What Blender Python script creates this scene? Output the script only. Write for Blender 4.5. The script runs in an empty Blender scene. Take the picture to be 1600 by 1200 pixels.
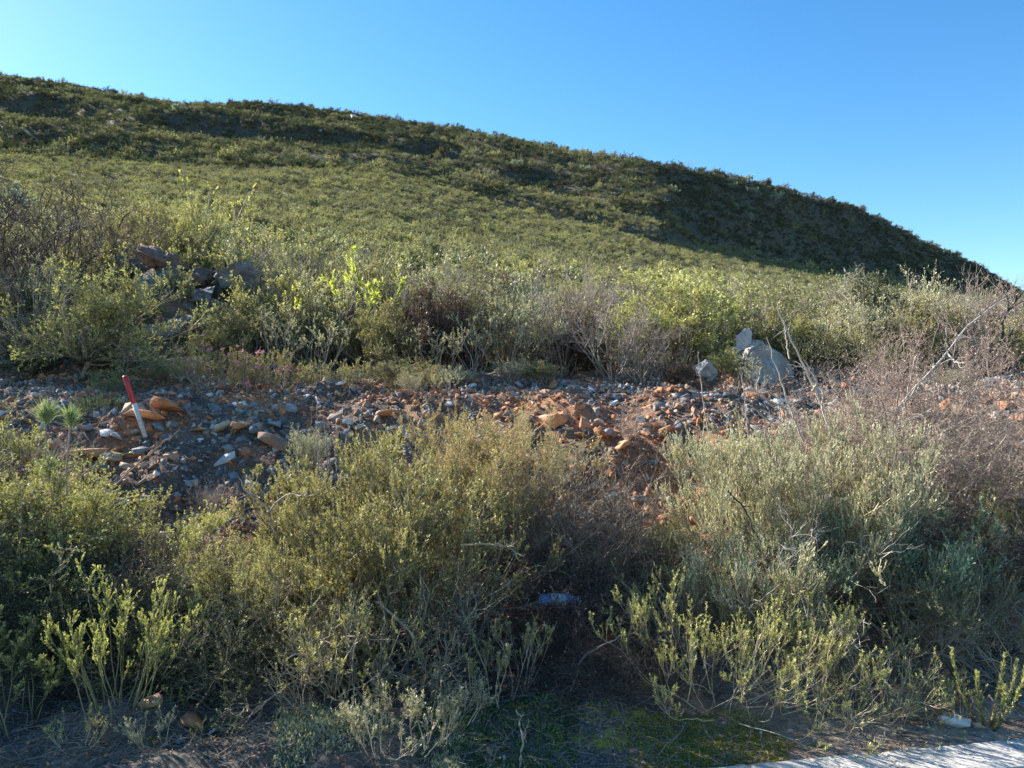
import bpy, math, random
import numpy as np
from mathutils import noise as mnoise, Vector
PI=math.pi
F=1232.0; CAMZ=1.6
SC=bpy.context.scene
COL=SC.collection
R=np.random.default_rng(7)
SUN_AZ=math.radians(55); SUN_EL=math.radians(30)   # left of the view direction (+Y)

# ------------------------------------------------------------------ noise
_tab=np.random.default_rng(3).random((256,256))
def vnoise(x,y):
    xi=np.floor(x).astype(int); yi=np.floor(y).astype(int)
    fx=x-xi; fy=y-yi; fx=fx*fx*(3-2*fx); fy=fy*fy*(3-2*fy)
    g=lambda a,b:_tab[a&255,b&255]
    return (g(xi,yi)*(1-fx)+g(xi+1,yi)*fx)*(1-fy)+(g(xi,yi+1)*(1-fx)+g(xi+1,yi+1)*fx)*fy
def fbm(x,y,o=4):
    s=0;a=.5
    for i in range(o):
        s=s+a*(vnoise(x+i*17.3,y+i*9.1)-.5); x=x*2.03;y=y*2.03;a*=.5
    return s
def sst(a,b,x):
    t=np.clip((x-a)/(b-a),0,1); return t*t*(3-2*t)

# ------------------------------------------------------------------ terrain
SKX=[-900,-200,0,100,230,290,400,470,560,700,800,900,1000,1100,1200,1300,1350,1400,1450,1500,1550,1590,1650,1750,2000,2600]
SKY_=[140,108,117,127,152,160,158,162,176,194,214,232,244,262,284,309,325,350,376,397,424,449,480,505,530,560]
HX=[0,700,1020,1300,1600]
HD=[320,275,208,290,375]
FD=[170,162,148,232,315]
TX=[-900,0,300,600,800,1000,1200,1400,1600,2600]
TY=[7.6,9,12,16,25,40,70,110,170,300]
TR0=np.array([[600,560,500,450,400,370,330,290,240],
 [600,562,503,455,405,372,330,290,238],
 [600,576,522,482,432,396,348,306,258],
 [600,585,560,530,480,440,385,330,266],
 [600,588,572,550,505,470,418,372,318],
 [600,590,578,562,525,492,448,408,356],
 [600,590,582,568,538,510,474,446,414],
 [600,590,584,572,548,524,496,476,452],
 [600,592,586,576,556,537,514,500,484],
 [600,592,588,580,565,550,530,520,512]],float)
TR=np.concatenate([TR0,TR0[:,-1:]],1)
def kerb_y(x): return 3.30+0.19*(x-0.88)
def crest_y(x): return 7.55+0.5*fbm(x*.5+3,x*0+2.2,3)*2
def height(x,y,detail=True):
    x=np.asarray(x,float); y=np.asarray(y,float)
    r=np.hypot(x,y)+1e-6; th=np.arctan2(x,y); thc=np.clip(th,math.radians(-54),math.radians(54))
    px=800+F*np.tan(thc); Y=r*np.cos(thc)
    Fd=np.interp(px,HX,FD); lY=np.log(np.minimum(np.maximum(Y,7.6),Fd)); lT=np.log(TY)
    # bilinear table lookup
    fx=np.interp(px,TX,np.arange(len(TX))); ix=np.clip(np.floor(fx).astype(int),0,len(TX)-2); fx=fx-ix
    fy=np.interp(lY,lT,np.arange(len(TY))); iy=np.clip(np.floor(fy).astype(int),0,len(TY)-2); fy=fy-iy
    row=(TR[ix,iy]*(1-fx)+TR[ix+1,iy]*fx)*(1-fy)+(TR[ix,iy+1]*(1-fx)+TR[ix+1,iy+1]*fx)*fy
    Yb=np.minimum(np.maximum(Y,7.6),Fd)
    z=CAMZ+(600-row)/F*Yb
    sk=np.interp(px,SKX,SKY_)
    D=np.interp(px,HX,HD)
    zr=CAMZ+(600-sk)/F*D-1.2
    t=np.clip((Y-Fd)/(D-Fd),0,1)
    n=fbm(x/34+5,y/34,4)
    tt=np.clip(t+n*.22*t*(1-t)*4,0,1)
    step=tt+.034*np.sin(tt*2*PI*2.6+n*4+x*.012)*(np.clip(t*(1-t)*4,0,1))
    # round convex shoulder
    zh=z+(zr-z)*np.clip(step,0,1.0)
    rt=sst(1050,1400,px)
    zh=zh+ (rt*t*(1-t)*4*(-2))
    z=np.where(Y>Fd,zh,z)
    z=z+fbm(x/14,y/14,3)*np.clip((Y-12)/60,0,1)*2.0*(1-t*.6)+fbm(x/30+8,y/11,3)*5.5*np.clip(t*(1-t)*4,0,1)
    past=np.maximum(Y-D,0)
    z=np.where(past>0,zr+fbm(x/14,y/14,3)*2.2*.4-np.minimum(past*.02+past**2*.004,zr+10),z)
    # fade hills away to the sides/back
    side=1-sst(math.radians(62),math.radians(100),np.abs(th))
    z=1.5+(z-1.5)*side
    # bank and road verge
    yk=kerb_y(x); yc=crest_y(x); yt=4.35+0.5*fbm(x*.7,x*0+8.8,3)
    t=np.clip((y-yt)/(yc-yt),0,1)
    b=-0.03+0.10*sst(0,1,y-yk)+1.45*(t*.55+.45*t*t*(3-2*t))
    w=sst(0,1.0,y-yc)
    near=np.where(y<yc,b,b+(z-b)*w+0*(y))
    near=np.where(y-yc>1.0,z,near)
    near=near+1.2*np.exp(-((px-262)/85)**2)*sst(8.6,10.8,Y)*(1-sst(12,16,Y))*(np.abs(th)<1)
    road=-0.30
    out=np.where(y<yk-.02,road,near)
    if detail:
        m=sst(0,.6,y-yk)
        out=out+m*(fbm(x*2.2,y*2.2,4)*.32+fbm(x*9,y*9,3)*.035)*np.clip(40/(r+1),0,1)
        out=out+(fbm(x*.55,y*.55,3)*.35)*sst(8,11,y)*np.clip(60/(r+1),0,1)
    return out
def gz(x,y): return float(height(np.array([x]),np.array([y]))[0])
def at(px,Y): 
    x=(px-800)/F*Y; return x,Y,gz(x,Y)
def pp(px,py,Y): return ((px-800)/F*Y, Y, CAMZ-(py-600)/F*Y)

# ------------------------------------------------------------------ materials
def nmat(name):
    m=bpy.data.materials.new(name); m.use_nodes=True; nt=m.node_tree; nt.nodes.clear()
    out=nt.nodes.new('ShaderNodeOutputMaterial'); return m,nt,out
def N(nt,t,**k):
    n=nt.nodes.new(t)
    for a,b in k.items(): setattr(n,a,b)
    return n
def mixc(nt,fac,a,b,bt='MIX'):
    n=N(nt,'ShaderNodeMix',data_type='RGBA',blend_type=bt)
    for i,v in ((0,fac),(6,a),(7,b)):
        if isinstance(v,(int,float)): n.inputs[i].default_value=v
        elif isinstance(v,tuple): n.inputs[i].default_value=(*v,1)
        else: nt.links.new(v,n.inputs[i])
    return n.outputs[2]
def attr(nt,a):
    n=N(nt,'ShaderNodeAttribute'); n.attribute_name=a; return n.outputs['Fac']
def math_(nt,op,a,b=None):
    n=N(nt,'ShaderNodeMath',operation=op)
    for i,v in enumerate((a,b)):
        if v is None: continue
        if isinstance(v,(int,float)): n.inputs[i].default_value=v
        else: nt.links.new(v,n.inputs[i])
    return n.outputs[0]
def leafmat(name,base,tip,trans=.3,dry=None,gloss=.25):
    m,nt,out=nmat(name)
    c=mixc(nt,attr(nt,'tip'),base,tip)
    if dry:
        r=N(nt,'ShaderNodeMapRange'); nt.links.new(attr(nt,'rnd'),r.inputs[0]); r.inputs[1].default_value=.78; r.inputs[2].default_value=.95
        c=mixc(nt,r.outputs[0],c,dry)
    oi=N(nt,'ShaderNodeObjectInfo')
    v=math_(nt,'ADD',math_(nt,'MULTIPLY',attr(nt,'rnd'),.5),math_(nt,'MULTIPLY',oi.outputs['Random'],.5))
    hs=N(nt,'ShaderNodeHueSaturation'); nt.links.new(c,hs.inputs['Color'])
    nt.links.new(math_(nt,'ADD',math_(nt,'MULTIPLY',v,.8),.62),hs.inputs['Value'])
    nt.links.new(math_(nt,'ADD',math_(nt,'MULTIPLY',oi.outputs['Random'],.03),.474),hs.inputs['Hue'])
    nt.links.new(math_(nt,'SUBTRACT',1.1,math_(nt,'MULTIPLY',attr(nt,'rnd'),.35)),hs.inputs['Saturation'])
    d=N(nt,'ShaderNodeBsdfDiffuse'); t=N(nt,'ShaderNodeBsdfTranslucent'); g=N(nt,'ShaderNodeBsdfGlossy'); g.inputs['Roughness'].default_value=.45
    g.inputs['Color'].default_value=(.5,.5,.5,1)
    nt.links.new(hs.outputs[0],d.inputs[0])
    tc=mixc(nt,1.0,hs.outputs[0],(1.1,1.12,.72),'MULTIPLY'); nt.links.new(tc,t.inputs[0])
    ms=N(nt,'ShaderNodeMixShader'); ms.inputs[0].default_value=trans
    nt.links.new(d.outputs[0],ms.inputs[1]); nt.links.new(t.outputs[0],ms.inputs[2])
    m2=N(nt,'ShaderNodeMixShader'); m2.inputs[0].default_value=gloss*.3
    nt.links.new(ms.outputs[0],m2.inputs[1]); nt.links.new(g.outputs[0],m2.inputs[2])
    nt.links.new(m2.outputs[0],out.inputs[0]); return m
def stemmat(name,a,b,rough=.8,scale=14):
    m,nt,out=nmat(name)
    tc=N(nt,'ShaderNodeTexCoord'); n=N(nt,'ShaderNodeTexNoise'); n.inputs['Scale'].default_value=scale; n.inputs['Detail'].default_value=4
    nt.links.new(tc.outputs['Object'],n.inputs['Vector'])
    f=math_(nt,'ADD',math_(nt,'MULTIPLY',n.outputs['Fac'],.7),math_(nt,'MULTIPLY',attr(nt,'rnd'),.45)); 
    cr=N(nt,'ShaderNodeMapRange'); nt.links.new(f,cr.inputs[0]); cr.inputs[1].default_value=.3; cr.inputs[2].default_value=.8
    c=mixc(nt,cr.outputs[0],a,b)
    p=N(nt,'ShaderNodeBsdfPrincipled'); nt.links.new(c,p.inputs['Base Color']); p.inputs['Roughness'].default_value=rough
    nt.links.new(p.outputs[0],out.inputs[0]); return m
def rockmat(name,a,b,c3,rough=.85):
    m,nt,out=nmat(name)
    tc=N(nt,'ShaderNodeTexCoord'); oi=N(nt,'ShaderNodeObjectInfo')
    g=N(nt,'ShaderNodeNewGeometry')
    n=N(nt,'ShaderNodeTexNoise'); n.inputs['Scale'].default_value=11; n.inputs['Detail'].default_value=6; n.inputs['Roughness'].default_value=.65
    nt.links.new(g.outputs['Position'],n.inputs['Vector'])
    n2=N(nt,'ShaderNodeTexNoise'); n2.inputs['Scale'].default_value=4; n2.inputs['Detail'].default_value=3
    nt.links.new(g.outputs['Position'],n2.inputs['Vector'])
    mr=N(nt,'ShaderNodeMapRange'); nt.links.new(n.outputs['Fac'],mr.inputs[0]); mr.inputs[1].default_value=.35; mr.inputs[2].default_value=.65
    c=mixc(nt,mr.outputs[0],a,b)
    mr2=N(nt,'ShaderNodeMapRange'); nt.links.new(n2.outputs['Fac'],mr2.inputs[0]); mr2.inputs[1].default_value=.54; mr2.inputs[2].default_value=.66
    c=mixc(nt,mr2.outputs[0],c,c3)
    hs=N(nt,'ShaderNodeHueSaturation'); nt.links.new(c,hs.inputs['Color'])
    nt.links.new(math_(nt,'ADD',math_(nt,'ADD',math_(nt,'MULTIPLY',oi.outputs['Random'],.5),math_(nt,'MULTIPLY',attr(nt,'rnd'),.4)),.55),hs.inputs['Value'])
    p=N(nt,'ShaderNodeBsdfPrincipled'); nt.links.new(hs.outputs[0],p.inputs['Base Color']); p.inputs['Roughness'].default_value=rough
    n3=N(nt,'ShaderNodeTexNoise'); n3.inputs['Scale'].default_value=45; n3.inputs['Detail'].default_value=6
    nt.links.new(g.outputs['Position'],n3.inputs['Vector'])
    bp=N(nt,'ShaderNodeBump'); bp.inputs['Strength'].default_value=.6; bp.inputs['Distance'].default_value=.01
    nt.links.new(n3.outputs['Fac'],bp.inputs['Height']); nt.links.new(bp.outputs[0],p.inputs['Normal'])
    nt.links.new(p.outputs[0],out.inputs[0]); return m
M={}
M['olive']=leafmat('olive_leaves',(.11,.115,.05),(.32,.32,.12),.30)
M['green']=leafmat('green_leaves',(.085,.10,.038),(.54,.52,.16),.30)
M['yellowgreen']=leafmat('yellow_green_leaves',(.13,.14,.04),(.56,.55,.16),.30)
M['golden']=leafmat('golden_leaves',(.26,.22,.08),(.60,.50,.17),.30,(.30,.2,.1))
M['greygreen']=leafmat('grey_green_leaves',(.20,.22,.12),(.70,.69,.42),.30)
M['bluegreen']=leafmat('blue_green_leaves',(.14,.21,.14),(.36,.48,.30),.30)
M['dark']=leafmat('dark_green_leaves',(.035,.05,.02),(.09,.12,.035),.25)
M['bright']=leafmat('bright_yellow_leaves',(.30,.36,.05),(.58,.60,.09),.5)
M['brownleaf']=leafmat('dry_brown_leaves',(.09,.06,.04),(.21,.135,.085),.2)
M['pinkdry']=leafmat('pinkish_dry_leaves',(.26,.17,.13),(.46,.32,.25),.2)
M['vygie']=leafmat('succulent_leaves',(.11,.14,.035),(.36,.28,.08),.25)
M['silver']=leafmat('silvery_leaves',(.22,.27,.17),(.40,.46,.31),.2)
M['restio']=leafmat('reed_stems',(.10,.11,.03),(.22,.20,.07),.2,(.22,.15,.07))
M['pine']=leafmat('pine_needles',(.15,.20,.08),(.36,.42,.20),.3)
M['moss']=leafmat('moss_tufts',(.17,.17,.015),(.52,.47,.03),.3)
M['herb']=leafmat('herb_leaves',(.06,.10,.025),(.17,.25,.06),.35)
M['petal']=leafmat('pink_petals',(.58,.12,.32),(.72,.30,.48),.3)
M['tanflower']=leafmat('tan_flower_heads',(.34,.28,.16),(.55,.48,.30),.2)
M['bark']=stemmat('grey_brown_bark',(.14,.11,.08),(.40,.33,.25))
M['barkdark']=stemmat('dark_bark',(.035,.028,.025),(.10,.08,.065))
M['deadgrey']=stemmat('weathered_dead_wood',(.17,.14,.115),(.38,.32,.26))
M['palewood']=stemmat('pale_dead_wood',(.30,.26,.22),(.60,.54,.47))
M['deadpink']=stemmat('pinkish_dead_twigs',(.17,.13,.105),(.46,.37,.30))
M['straw']=stemmat('straw_stems',(.32,.24,.15),(.60,.50,.35))
M['greenstem']=stemmat('green_stems',(.12,.13,.05),(.25,.22,.11))
M['r_grey']=rockmat('grey_stone',(.20,.19,.175),(.38,.36,.33),(.26,.17,.12))
M['r_blue']=rockmat('blue_grey_stone',(.14,.145,.15),(.30,.30,.30),(.22,.17,.13))
M['r_orange']=rockmat('orange_stone',(.40,.15,.06),(.58,.28,.13),(.30,.19,.13))
M['r_tan']=rockmat('tan_stone',(.34,.25,.16),(.46,.37,.26),(.40,.22,.11))
M['r_pale']=rockmat('pale_stone',(.52,.50,.46),(.68,.66,.62),(.42,.36,.30))
M['r_boulder']=rockmat('boulder_stone',(.26,.24,.21),(.50,.46,.40),(.34,.24,.17))

M['r_out']=rockmat('outcrop_stone',(.10,.105,.11),(.21,.21,.205),(.15,.11,.085))
M['r_rust']=rockmat('rusty_stone',(.16,.085,.06),(.24,.14,.10),(.12,.10,.09))
M['hill_olive']=leafmat('hill_olive_leaves',(.10,.10,.05),(.31,.31,.13),.28)
M['hill_green']=leafmat('hill_green_leaves',(.08,.09,.045),(.26,.28,.12),.28)
M['hill_yellow']=leafmat('hill_yellow_green_leaves',(.18,.18,.065),(.50,.50,.18),.3)
M['hill_grey']=leafmat('hill_grey_green_leaves',(.13,.14,.085),(.33,.35,.21),.28)
def groundmat():
    m,nt,out=nmat('soil'); g=N(nt,'ShaderNodeNewGeometry'); pos=g.outputs['Position']
    def ns(s,d=5,r=.6):
        n=N(nt,'ShaderNodeTexNoise'); n.inputs['Scale'].default_value=s; n.inputs['Detail'].default_value=d; n.inputs['Roughness'].default_value=r
        nt.links.new(pos,n.inputs['Vector']); return n.outputs['Fac']
    def rng(f,a,b):
        r=N(nt,'ShaderNodeMapRange'); nt.links.new(f,r.inputs[0]); r.inputs[1].default_value=a; r.inputs[2].default_value=b; return r.outputs[0]
    c=mixc(nt,rng(ns(6),.35,.65),(.075,.048,.032),(.17,.10,.065))
    c=mixc(nt,rng(ns(1.3),.48,.62),c,(.38,.16,.07))
    c=mixc(nt,rng(ns(60,4),.55,.7),c,(.34,.28,.22))
    c=mixc(nt,rng(ns(30,3),.56,.66),c,(.05,.04,.032))
    # verge by the kerb: sandier
    sp=N(nt,'ShaderNodeSeparateXYZ'); nt.links.new(pos,sp.inputs[0])
    v=rng(sp.outputs['Y'],4.4,3.7)
    vs=mixc(nt,rng(ns(25,5),.4,.62),(.30,.22,.15),(.46,.36,.26)); vs=mixc(nt,rng(ns(3),.5,.6),vs,(.14,.10,.07))
    xr=rng(sp.outputs['X'],.6,1.4)
    c=mixc(nt,math_(nt,'MULTIPLY',v,xr),c,vs)
    ms=mixc(nt,rng(ns(18,4),.4,.6),(.11,.095,.03),(.36,.29,.03))
    mf=math_(nt,'MULTIPLY',math_(nt,'MULTIPLY',v,rng(ns(5.5,4),.53,.60)),rng(sp.outputs['X'],1.3,.8))
    mf=math_(nt,'MULTIPLY',mf,rng(sp.outputs['X'],-.3,.3))
    c=mixc(nt,math_(nt,'MULTIPLY',v,rng(sp.outputs['X'],.9,.3)),c,mixc(nt,rng(ns(40,5),.4,.65),(.075,.06,.045),(.20,.16,.125)))
    c=mixc(nt,mf,c,ms)
    far=rng(sp.outputs['Y'],8,14)
    c=mixc(nt,far,c,mixc(nt,rng(ns(.8),.4,.6),(.05,.048,.03),(.085,.075,.045)))
    p=N(nt,'ShaderNodeBsdfPrincipled'); nt.links.new(c,p.inputs['Base Color']); p.inputs['Roughness'].default_value=.95
    bp=N(nt,'ShaderNodeBump'); bp.inputs['Strength'].default_value=.8; bp.inputs['Distance'].default_value=.02
    nt.links.new(ns(28,7,.7),bp.inputs['Height']); nt.links.new(bp.outputs[0],p.inputs['Normal'])
    nt.links.new(p.outputs[0],out.inputs[0]); return m

# ------------------------------------------------------------------ mesh buffers
class Buf:
    def __init__(s): s.v=[];s.q=[];s.tip=[];s.rnd=[];s.n=0
    def add(s,v,q,tip,rnd):
        s.v.append(v.reshape(-1,3)); s.q.append(q.reshape(-1,q.shape[-1])+s.n)
        s.tip.append(np.broadcast_to(tip,(len(s.v[-1]),)).astype(float)); s.rnd.append(np.broadcast_to(rnd,(len(s.v[-1]),)).astype(float))
        s.n+=len(s.v[-1])
    def mesh(s,name,mat,smooth=False):
        me=bpy.data.meshes.new(name)
        if s.n==0: return me
        v=np.concatenate(s.v).astype(np.float32)
        tot=sum(len(q) for q in s.q); loops=np.concatenate([q.ravel() for q in s.q]).astype(np.int32)
        sizes=np.concatenate([np.full(len(q),q.shape[1]) for q in s.q])
        me.vertices.add(len(v)); me.vertices.foreach_set('co',v.ravel())
        me.loops.add(len(loops)); me.loops.foreach_set('vertex_index',loops)
        me.polygons.add(tot); me.polygons.foreach_set('loop_start',np.concatenate([[0],np.cumsum(sizes)[:-1]]).astype(np.int32))
        me.polygons.foreach_set('loop_total',sizes.astype(np.int32))
        if smooth: me.polygons.foreach_set('use_smooth',np.ones(tot,bool))
        me.update(calc_edges=True)
        for nm,a in (('tip',s.tip),('rnd',s.rnd)):
            at_=me.attributes.new(nm,'FLOAT','POINT'); at_.data.foreach_set('value',np.concatenate(a).astype(np.float32))
        me.materials.append(mat); return me
def norm(a): return a/(np.linalg.norm(a,axis=-1,keepdims=True)+1e-9)
def grow(B,D,L,K,up,wob,rng):
    n=len(B); P=np.empty((n,K+1,3)); P[:,0]=B; d=norm(D); U=np.array([0,0,1.])
    for k in range(K):
        d=norm(d+U*(up/K)+rng.normal(0,1,(n,3))*(wob/math.sqrt(K)))
        P[:,k+1]=P[:,k]+d*(L/K)[:,None]
    return P
def samp(P,m,t0,t1,rng):
    n,K=P.shape[0],P.shape[1]-1
    idx=np.repeat(np.arange(n),m); t=rng.uniform(t0,t1,n*m)
    f=np.clip(t*K,0,K-1e-4); k=f.astype(int); f=(f-k)[:,None]
    a=P[idx,k]; b=P[idx,k+1]
    return a*(1-f)+b*f, norm(b-a), t, idx
def away(T,ang,rng,flat=None):
    r=rng.normal(0,1,T.shape); r-=(r*T).sum(-1,keepdims=True)*T; r=norm(r)
    a=np.asarray(ang)[...,None] if np.ndim(ang) else ang
    return np.cos(a)*T+np.sin(a)*r
def tubes(buf,P,r0,r1,rng,sides=3,rnd=None):
    n,K1=P.shape[:2]; K=K1-1
    T=np.empty_like(P); T[:,:-1]=P[:,1:]-P[:,:-1]; T[:,-1]=T[:,-2]; T=norm(T)
    ref=np.where(np.abs(T[:,:,2:3])>.9,np.array([1.,0,0]),np.array([0,0,1.]))
    A=norm(np.cross(T,ref)); Bn=np.cross(T,A)
    rr=np.broadcast_to(np.asarray(r0,float).reshape(-1,1),(n,1)); r2=np.broadcast_to(np.asarray(r1,float).reshape(-1,1),(n,1))
    rad=rr+(r2-rr)*np.linspace(0,1,K1)[None]
    a=np.arange(sides)*2*PI/sides
    V=P[:,:,None]+rad[:,:,None,None]*(np.cos(a)[None,None,:,None]*A[:,:,None]+np.sin(a)[None,None,:,None]*Bn[:,:,None])
    base=(np.arange(n)*K1*sides)[:,None,None]+(np.arange(K)*sides)[None,:,None]
    j=np.arange(sides)[None,None]; j2=(j+1)%sides
    q=np.stack([base+j,base+j2,base+sides+j2,base+sides+j],-1).reshape(-1,4)
    rv=rng.random(n) if rnd is None else np.full(n,rnd)
    buf.add(V,q,0,np.repeat(rv,K1*sides))
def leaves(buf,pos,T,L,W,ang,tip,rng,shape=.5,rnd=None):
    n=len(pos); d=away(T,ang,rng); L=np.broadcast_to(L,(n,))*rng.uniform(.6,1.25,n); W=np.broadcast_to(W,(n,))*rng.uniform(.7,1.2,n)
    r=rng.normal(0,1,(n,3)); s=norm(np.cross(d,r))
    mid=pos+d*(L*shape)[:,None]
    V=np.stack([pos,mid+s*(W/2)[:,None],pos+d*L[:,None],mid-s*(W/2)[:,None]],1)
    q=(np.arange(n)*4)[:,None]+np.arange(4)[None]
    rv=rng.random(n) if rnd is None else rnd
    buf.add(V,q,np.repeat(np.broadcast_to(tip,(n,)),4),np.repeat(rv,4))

def plant(seed,n=20,base=.08,spread=(.1,1.0),L=.8,Lv=.2,up=.4,wob=.5,K=8,r=.008,
          br=(8,.35,.7,.5,.6,.2,1.0), tw=(8,.14,.7,.4,.5,.2,1.0), tw3=None,
          leaf=(16,.02,.004,.7,.1), leafmat_='olive',stem='bark',flower=None,asym=None,trunk=None,squash=1.0,leafbr=0):
    """returns (stem mesh, leaf mesh, flower mesh or None)"""
    rng=np.random.default_rng(seed); S=Buf(); LF=Buf(); FL=Buf()
    a=rng.uniform(0,2*PI,n); rad=base*np.sqrt(rng.random(n))
    B=np.stack([rad*np.cos(a),rad*np.sin(a),np.full(n,-.03)],1)
    if trunk:
        h,tr,lean=trunk
        tp=grow(np.array([[0,0,-.08]]),np.array([[lean,0,1.]]),np.array([h+.08]),8,.3,.25,rng); tubes(S,tp,tr,tr*.7,rng,6)
        B=np.repeat(tp[:,-1],n,0)+rng.normal(0,tr*.4,(n,3)); B[:,2]-=rng.uniform(0,.25,n)*h*.5
    el=rng.uniform(spread[0],spread[1],n)**.8
    az=a+rng.normal(0,.5,n)
    D=np.stack([np.sin(el)*np.cos(az),np.sin(el)*np.sin(az),np.cos(el)],1)
    if asym is not None: D=norm(D+np.array(asym))
    Ls=L*rng.uniform(1-Lv,1+Lv,n)*(1-.15*np.sin(el)*0)
    P=grow(B,D,Ls,K,up,wob,rng); tubes(S,P,r,r*.35,rng,4)
    m,bl,ba,bu,bw,t0,t1=br
    last=P
    if m:
        p,T,t,_=samp(P,m,t0,t1,rng); P2=grow(p,away(T,rng.uniform(ba*.5,ba*1.3,len(p)),rng),bl*rng.uniform(.5,1.2,len(p))*(1.1-.4*t),6,bu,bw,rng)
        tubes(S,P2,r*.45,r*.18,rng,3); last=P2
        if leafbr: 
            p,T,t,_=samp(P2,leafbr,.1,1,rng); leaves(LF,p,T,leaf[1],leaf[2],leaf[3],t*.7,rng)
        if tw and tw[0]:
            m,bl,ba,bu,bw,t0,t1=tw
            p,T,t,_=samp(P2,m,t0,t1,rng); P3=grow(p,away(T,rng.uniform(ba*.5,ba*1.3,len(p)),rng),bl*rng.uniform(.5,1.2,len(p)),4,bu,bw,rng)
            tubes(S,P3,r*.2,r*.1,rng,3); last=P3
    if leaf and leaf[0]:
        m,ll,lw,la,lt=leaf
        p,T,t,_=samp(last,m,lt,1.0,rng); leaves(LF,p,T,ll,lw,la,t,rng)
    if flower:
        mat,fr,sz,kind=flower
        sel=rng.random(len(last))<fr; P_=last[sel][:,-1]; T_=norm(last[sel][:,-1]-last[sel][:,-2])
        nn=len(P_)
        if kind=='head':     # rounded cluster of bracts
            k=14; p=np.repeat(P_,k,0); T=np.repeat(T_,k,0); U=np.tile([0,0,1.],(len(p),1))
            leaves(FL,p,norm(T+U),sz,sz*.7,rng.uniform(.1,1.3,len(p)),rng.random(len(p)),rng,.65)
        elif kind=='daisy':
            k=18; p=np.repeat(P_,k,0); T=np.repeat(norm(T_+np.array([0,-.4,.6])),k,0)
            leaves(FL,p,T,sz,sz*.28,rng.uniform(1.1,1.4,len(p)),rng.random(len(p)),rng,.7)
    sm=S.mesh('stems',M[stem]); lm=LF.mesh('foliage',M[leafmat_]) if LF.n else None
    fm=FL.mesh('flower_heads',M[flower[0]]) if FL.n else None
    return sm,lm,fm
def root(name,label,cat,loc,rz=0,s=(1,1,1),group=None):
    o=bpy.data.objects.new(name,None); COL.objects.link(o); o.empty_display_size=.1
    o.location=loc; o.rotation_euler=(0,0,rz); o.scale=s if not isinstance(s,(int,float)) else (s,s,s)
    o['label']=label; o['category']=cat
    if group:o['group']=group
    return o
def child(name,me,par):
    o=bpy.data.objects.new(name,me); COL.objects.link(o); o.parent=par; return o
def single(name,me,label,cat,loc=(0,0,0),group=None,rot=None,s=None):
    o=bpy.data.objects.new(name,me); COL.objects.link(o); o.location=loc
    if rot: o.rotation_euler=rot
    if s: o.scale=s
    o['label']=label; o['category']=cat
    if group:o['group']=group
    return o
def put(name,meshes,label,cat,px,Y,rz=0,s=1.0,group=None,dz=0,names=('stems','foliage','flower_heads')):
    x,y,z=at(px,Y); o=root(name,label,cat,(x,y,z+dz),rz,s,group)
    for nm,me in zip(names,meshes):
        if me: child(nm,me,o)
    return o
def struct(name,me,kind='structure'):
    o=bpy.data.objects.new(name,me); COL.objects.link(o); o['kind']=kind; return o

# ------------------------------------------------------------------ ground sheet
def build_ground():
    th=np.concatenate([np.linspace(-PI,-.95,30)[:-1],np.linspace(-.95,-.62,60)[:-1],np.linspace(-.62,.62,520)[:-1],np.linspace(.62,.95,60)[:-1],np.linspace(.95,PI,30)])
    r=np.concatenate([[0.02,.5,1.2,2.0],np.exp(np.linspace(math.log(2.8),math.log(10),230)),np.exp(np.linspace(math.log(10.1),math.log(420),260)),np.exp(np.linspace(math.log(440),math.log(5000),24))])
    TH,RR=np.meshgrid(th,r); x=RR*np.sin(TH); y=RR*np.cos(TH); z=height(x,y)
    b=Buf(); n,m=x.shape; V=np.stack([x,y,z],-1); i=np.arange(n-1)[:,None]*m+np.arange(m-1)[None]
    q=np.stack([i,i+1,i+m+1,i+m],-1).reshape(-1,4)[:, ::-1]
    b.add(V,q,0,0); o=struct('ground',b.mesh('ground',groundmat(),True))
build_ground()

# road and kerb
def quadmesh(name,verts,faces,mat):
    me=bpy.data.meshes.new(name); me.from_pydata(verts,[],faces); me.update(); me.materials.append(mat); return me
def simplemat(name,a,b,scale,rough=.85,bump=.3,spec=None):
    m,nt,out=nmat(name); g=N(nt,'ShaderNodeNewGeometry')
    n=N(nt,'ShaderNodeTexNoise'); n.inputs['Scale'].default_value=scale; n.inputs['Detail'].default_value=8; n.inputs['Roughness'].default_value=.65
    nt.links.new(g.outputs['Position'],n.inputs['Vector'])
    r=N(nt,'ShaderNodeMapRange'); nt.links.new(n.outputs['Fac'],r.inputs[0]); r.inputs[1].default_value=.35; r.inputs[2].default_value=.65
    p=N(nt,'ShaderNodeBsdfPrincipled'); nt.links.new(mixc(nt,r.outputs[0],a,b),p.inputs['Base Color']); p.inputs['Roughness'].default_value=rough
    n2=N(nt,'ShaderNodeTexNoise'); n2.inputs['Scale'].default_value=scale*12; n2.inputs['Detail'].default_value=5; nt.links.new(g.outputs['Position'],n2.inputs['Vector'])
    bp=N(nt,'ShaderNodeBump'); bp.inputs['Strength'].default_value=bump; bp.inputs['Distance'].default_value=.004; nt.links.new(n2.outputs['Fac'],bp.inputs['Height']); nt.links.new(bp.outputs[0],p.inputs['Normal'])
    nt.links.new(p.outputs[0],out.inputs[0]); return m
asph=simplemat('asphalt',(.04,.04,.042),(.07,.068,.066),6)
conc=simplemat('concrete',(.36,.34,.305),(.50,.475,.43),5,.9,.6)
xs=np.linspace(-40,40,81)
rv=[];rf=[]
for i,x in enumerate(xs):
    rv+= [(x,kerb_y(x)-.26,-.10),(x,kerb_y(x)-8,-.14)]
    if i: a=2*i; rf.append((a-2,a-1,a+1,a))
struct('road',quadmesh('road',rv,rf,asph))
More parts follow.
